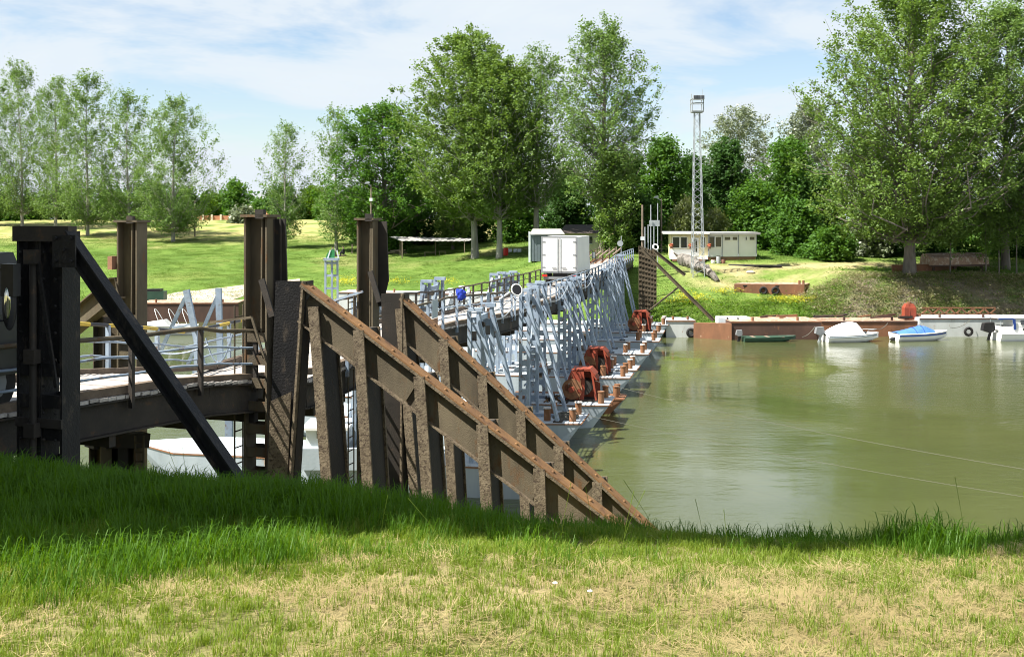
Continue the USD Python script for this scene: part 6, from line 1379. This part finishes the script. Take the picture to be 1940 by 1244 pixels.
def instancer(name, label, cat, protos, mat, pos, idx, yaw, scale, tilt=None):
    path = '/World/' + numbered('/World', name)
    pi = UsdGeom.PointInstancer.Define(stage, path); tg = []
    for k, m in enumerate(protos):
        mt = mat if isinstance(mat, str) else mat[k]
        usdkit.mesh(stage, f'{path}/tuft_{k:03d}' if k else f'{path}/tuft', m, M[mt], smooth=False); tg.append(f'{path}/tuft_{k:03d}' if k else f'{path}/tuft')
    pi.CreatePrototypesRel().SetTargets([Sdf.Path(x) for x in tg])
    pi.CreatePositionsAttr(Vt.Vec3fArray.FromNumpy(np.asarray(pos, np.float32))); pi.CreateProtoIndicesAttr(Vt.IntArray.FromNumpy(np.asarray(idx, np.int32)))
    q = np.zeros((len(pos), 4), np.float32)
    q[:, 0] = np.cos(yaw / 2); q[:, 3] = np.sin(yaw / 2)
    pi.CreateOrientationsAttr(Vt.QuathArray([Gf.Quath(float(a[0]), float(a[1]), float(a[2]), float(a[3])) for a in q]))
    pi.CreateScalesAttr(Vt.Vec3fArray.FromNumpy(np.repeat(np.asarray(scale, np.float32)[:, None], 3, 1)))
    tag(pi.GetPrim(), label, cat, kind='stuff')


gr = np.random.default_rng(21)
def scatter(n, y0, y1, dens):
    """Points on the near lawn in view; dens(x, y) in 0..1 thins them."""
    y = y0 + (y1 - y0) * gr.random(n); x = gr.uniform(-1, 1, n) * (0.5 * y + 0.7)
    keep = gr.random(n) < dens(x, y) * (0.5 * y + 0.7) / (0.5 * y1 + 0.7) * 1.0
    return x[keep], y[keep]


def dry(x, y):
    """How dry the lawn is, 0 to 1: strawy patches in the open, green towards the lip and the left."""
    u = y - lip(x)
    v = 0.40 + 2.0 * fb(x, y * 1.6, 0.75, 31) + 1.3 * fb(x, y, 2.6, 33) + 0.24 * sstep(0.0, 2.6, x) + 0.12 * np.exp(-((x + 0.6) ** 2) / 0.8 - ((y - 5.0) ** 2) / 0.5)
    return np.clip(v - 0.75 * sstep(-1.6, -0.4, u) * (1 - 0.6 * sstep(1, 3, x)) - 0.55 * sstep(0.2, -2.2, x) * sstep(4.6, 5.6, y) - 0.25 * sstep(-0.6, -1.8, x) * sstep(4.9, 4.2, y), 0, 1)


def tallness(x, y):
    u = y - lip(x)
    return np.clip(sstep(-1.3, -0.1, u) * (0.20 + 0.75 * sstep(0.9, -0.9, x)) + 0.75 * sstep(-0.4, -2.0, x) * sstep(4.4, 5.4, y) + 0.5 * np.clip(fb(x, y, 1.3, 41) * 4 - 0.3, 0, 1) + 1.1 * np.exp(-((x - 2.25) ** 2) / 0.06 - (y - 6.0) ** 2 / 0.15), 0, 1.5)


def z_of(x, y): return near_z(x, y) - 0.004


pr = [blades(16, 0.060, 0.0036, 0.045, gr, 0.7) for _ in range(4)]
x, y = scatter(68000, 3.6, 12.0, lambda x, y: np.where(y < lip(x) + 2.2, 1.0 - 0.70 * dry(x, y), 0))
instancer('short_grass', 'short mown grass of the sunny foreground lawn', 'grass', pr, 'grass_short', np.stack([x, y, z_of(x, y)], 1), gr.integers(0, 4, len(x)), gr.random(len(x)) * 2 * PI, gr.uniform(0.6, 1.25, len(x)) * (0.8 + 0.5 * tallness(x, y)))
pr = [blades(14, 0.19, 0.0055, 0.06, gr, 0.8) for _ in range(5)]
x, y = scatter(45000, 4.1, 13.0, lambda x, y: np.where(y < lip(x) + 3.5, tallness(x, y) ** 1.3, 0))
instancer('tall_grass', 'longer lush green grass along the bank edge and at the left', 'grass', pr, 'grass_green', np.stack([x, y, z_of(x, y)], 1), gr.integers(0, 5, len(x)), gr.random(len(x)) * 2 * PI, gr.uniform(0.45, 1.2, len(x)) * (0.45 + 0.6 * tallness(x, y)) + 0.25 * (gr.random(len(x)) < 0.03))
pr = [blades(14, 0.075, 0.0024, 0.07, gr, 0.9, lay=0.84) for _ in range(4)]
x, y = scatter(65000, 3.6, 12.0, lambda x, y: np.where(y < lip(x) + 1.0, 0.06 + 1.0 * dry(x, y) ** 1.2, 0))
instancer('straw', 'pale dry mown straw lying on the foreground lawn', 'straw', pr, 'straw', np.stack([x, y, z_of(x, y) + 0.012], 1), gr.integers(0, 4, len(x)), gr.random(len(x)) * 2 * PI, gr.uniform(0.5, 1.3, len(x)))
# the slope down to the water, hidden behind the bank's edge from here
x = gr.uniform(-16, 16, 26000); y = lip(x) + 2.6 + 20 * gr.random(26000) ** 1.4
k = gr.random(26000) < 0.5 + 1.2 * fb(x, y, 0.4, 71); x, y = x[k], y[k]
instancer('slope_grass', 'grass on the slope between the lawn and the water, round the girder feet', 'grass', [blades(26, 0.24, 0.009, 0.16, gr, 0.8) for _ in range(4)], 'grass_green', np.stack([x, y, z_of(x, y)], 1), gr.integers(0, 4, len(x)), gr.random(len(x)) * 2 * PI, gr.uniform(0.5, 1.2, len(x)))
# a few seed stalks
sx = B()
for k in range(20):
    x0 = gr.uniform(-3.5, 2.8); y0 = float(lip(x0)) + gr.uniform(-0.9, 0.15); p = V(x0, y0, float(near_z(x0, y0))); h = gr.uniform(0.22, 0.42); d = V(gr.normal(0, 0.12), gr.normal(0, 0.05), 0)
    sx.tube([p, p + V(0, 0, h * 0.5) + d * 0.4, p + V(0, 0, h) + d], [0.0014, 0.001, 0.0016], 4)
single('grass_stalks', sx, 'grass_short', 'thin seed stalks sticking up over the bank edge', 'grass', kind='stuff')

# broad-leaved weeds, clover and two paper scraps in the lawn
def rosette(n, r):
    vs, fs = [], []
    for k in range(n):
        a = 2 * PI * k / n + r.normal(0, 0.2); d = V(math.cos(a), math.sin(a), 0); sd = V(-d[1], d[0], 0); L = r.uniform(0.035, 0.07); o = len(vs)
        vs += [V(0, 0, 0.008), d * L * 0.5 + sd * L * 0.24 + V(0, 0, 0.03), d * L + V(0, 0, 0.02), d * L * 0.5 - sd * L * 0.24 + V(0, 0, 0.03)]; fs += [[o, o + 1, o + 2], [o, o + 2, o + 3]]
    return np.array(vs), np.array(fs)


x, y = scatter(1500, 3.6, 9.5, lambda x, y: np.where(y < lip(x) - 0.1, np.clip(fb(x, y, 0.9, 61) * 5, 0, 1), 0))
instancer('lawn_weeds', 'small broad-leaved weeds and clover in the foreground lawn', 'weeds', [rosette(7, gr), rosette(9, gr), rosette(6, gr)], 'broad_leaf', np.stack([x, y, z_of(x, y) + 0.01], 1), gr.integers(0, 3, len(x)), gr.random(len(x)) * 2 * PI, gr.uniform(0.25, 0.55, len(x)))
for px, py, lab in ((1052, 1156, 'small white paper scrap in the lawn, upper of two'), (1118, 1180, 'small white paper scrap in the lawn, lower of two')):
    Y = 4.7 if py < 1170 else 4.55; q = at(px, py, Y); q[2] = float(near_z(q[0], q[1])) + 0.045
    m = trimesh.creation.icosphere(2, 0.009); m.vertices *= [1.4, 0.8, 0.3]; m.vertices += (meshkit.fbm(m.vertices * 200, 2, 2)[:, None] - 0.5) * 0.008; m.apply_translation(q); single('paper_scrap', m, 'white_gel', lab, 'litter')

# weeds on the far bank, meadow tufts
def clump(n, R, h, size, r):
    c = r.normal(0, 1, (n, 3)) * [R, R, 0]; c[:, 2] = h * r.random(n) ** 0.8
    return leaf_quads(c, size, r, 1.1)


wr = np.random.default_rng(8)
pr = [clump(38, 0.40, 0.38, 0.06, wr) for _ in range(4)]
n = 3800; x = wr.uniform(12, 62, n); t = wr.random(n) ** 1.1 * 9.4 + 0.6; y = water_edge(x) + t
k = wr.random(n) < np.where(x < 31, np.where(t < 5.2, 1.0, 0.25 * (x < 26)), 0.30) * np.where(t < 5.5, 1, 0.35)
x, y = x[k], y[k]; idx = wr.integers(0, 4, len(x))
instancer('bank_weeds', 'knee-high bright green weeds on the far bank right of the bridge', 'weeds', pr, 'weed_leaf', np.stack([x, y, far_z(x, y) - 0.03], 1), idx, wr.random(len(x)) * 2 * PI, wr.uniform(0.45, 1.35, len(x)))
n = 2600; x = wr.uniform(27, 62, n); t = wr.uniform(0.5, 6.5, n); y = water_edge(x) + t
instancer('dry_weeds', 'grey-brown dry weeds on the steep earth bank at the right', 'weeds', [clump(40, 0.4, 0.35, 0.07, wr) for _ in range(3)], 'dry_weed', np.stack([x, y, far_z(x, y) - 0.03], 1), wr.integers(0, 3, n), wr.random(n) * 2 * PI, wr.uniform(0.4, 1.2, n))
n = 34000; x = wr.uniform(-95, 62, n); t = 0.5 + 62 * wr.random(n) ** 1.2; y = water_edge(x) + t
k = wr.random(n) < (0.5 + 0.9 * fb(x, y, 0.12, 51)) * np.where((x > 16) & (x < 42) & (y > 104.5) & (y < 114), 0.12, 1) * np.where(y > 172, 0.25, 1)
x, y = x[k], y[k]
instancer('meadow_grass', 'grass of the meadow on the far bank', 'grass', [clump(46, 0.6, 0.17, 0.055, wr) for _ in range(4)], 'meadow_blade', np.stack([x, y, far_z(x, y) - 0.02], 1), wr.integers(0, 4, len(x)), wr.random(len(x)) * 2 * PI, wr.uniform(0.45, 1.1, len(x)))
bl = []
for (px, py, rx, ry, n) in ((1300, 572, 34, 7, 150), (1500, 575, 40, 5, 150), (1375, 558, 20, 3, 60), (655, 538, 26, 6, 130), (750, 538, 22, 4, 60), (845, 540, 25, 4, 50)):
    for _ in range(n):
        q = hit(px + wr.normal(0, rx * 0.6), py + wr.normal(0, ry * 0.6)); bl.append(q + V(0, 0, 0.38 * wr.random() + 0.2))
bl = np.array(bl); c = np.repeat(bl, 5, 0) + wr.normal(0, 0.14, (len(bl) * 5, 3)) * [1, 1, 0.5]
single('yellow_flowers', trimesh.Trimesh(*leaf_quads(c, 0.06, wr, 1.0), process=False), 'yellow_bloom', 'yellow flowers scattered through the bank grass', 'flowers', kind='stuff')
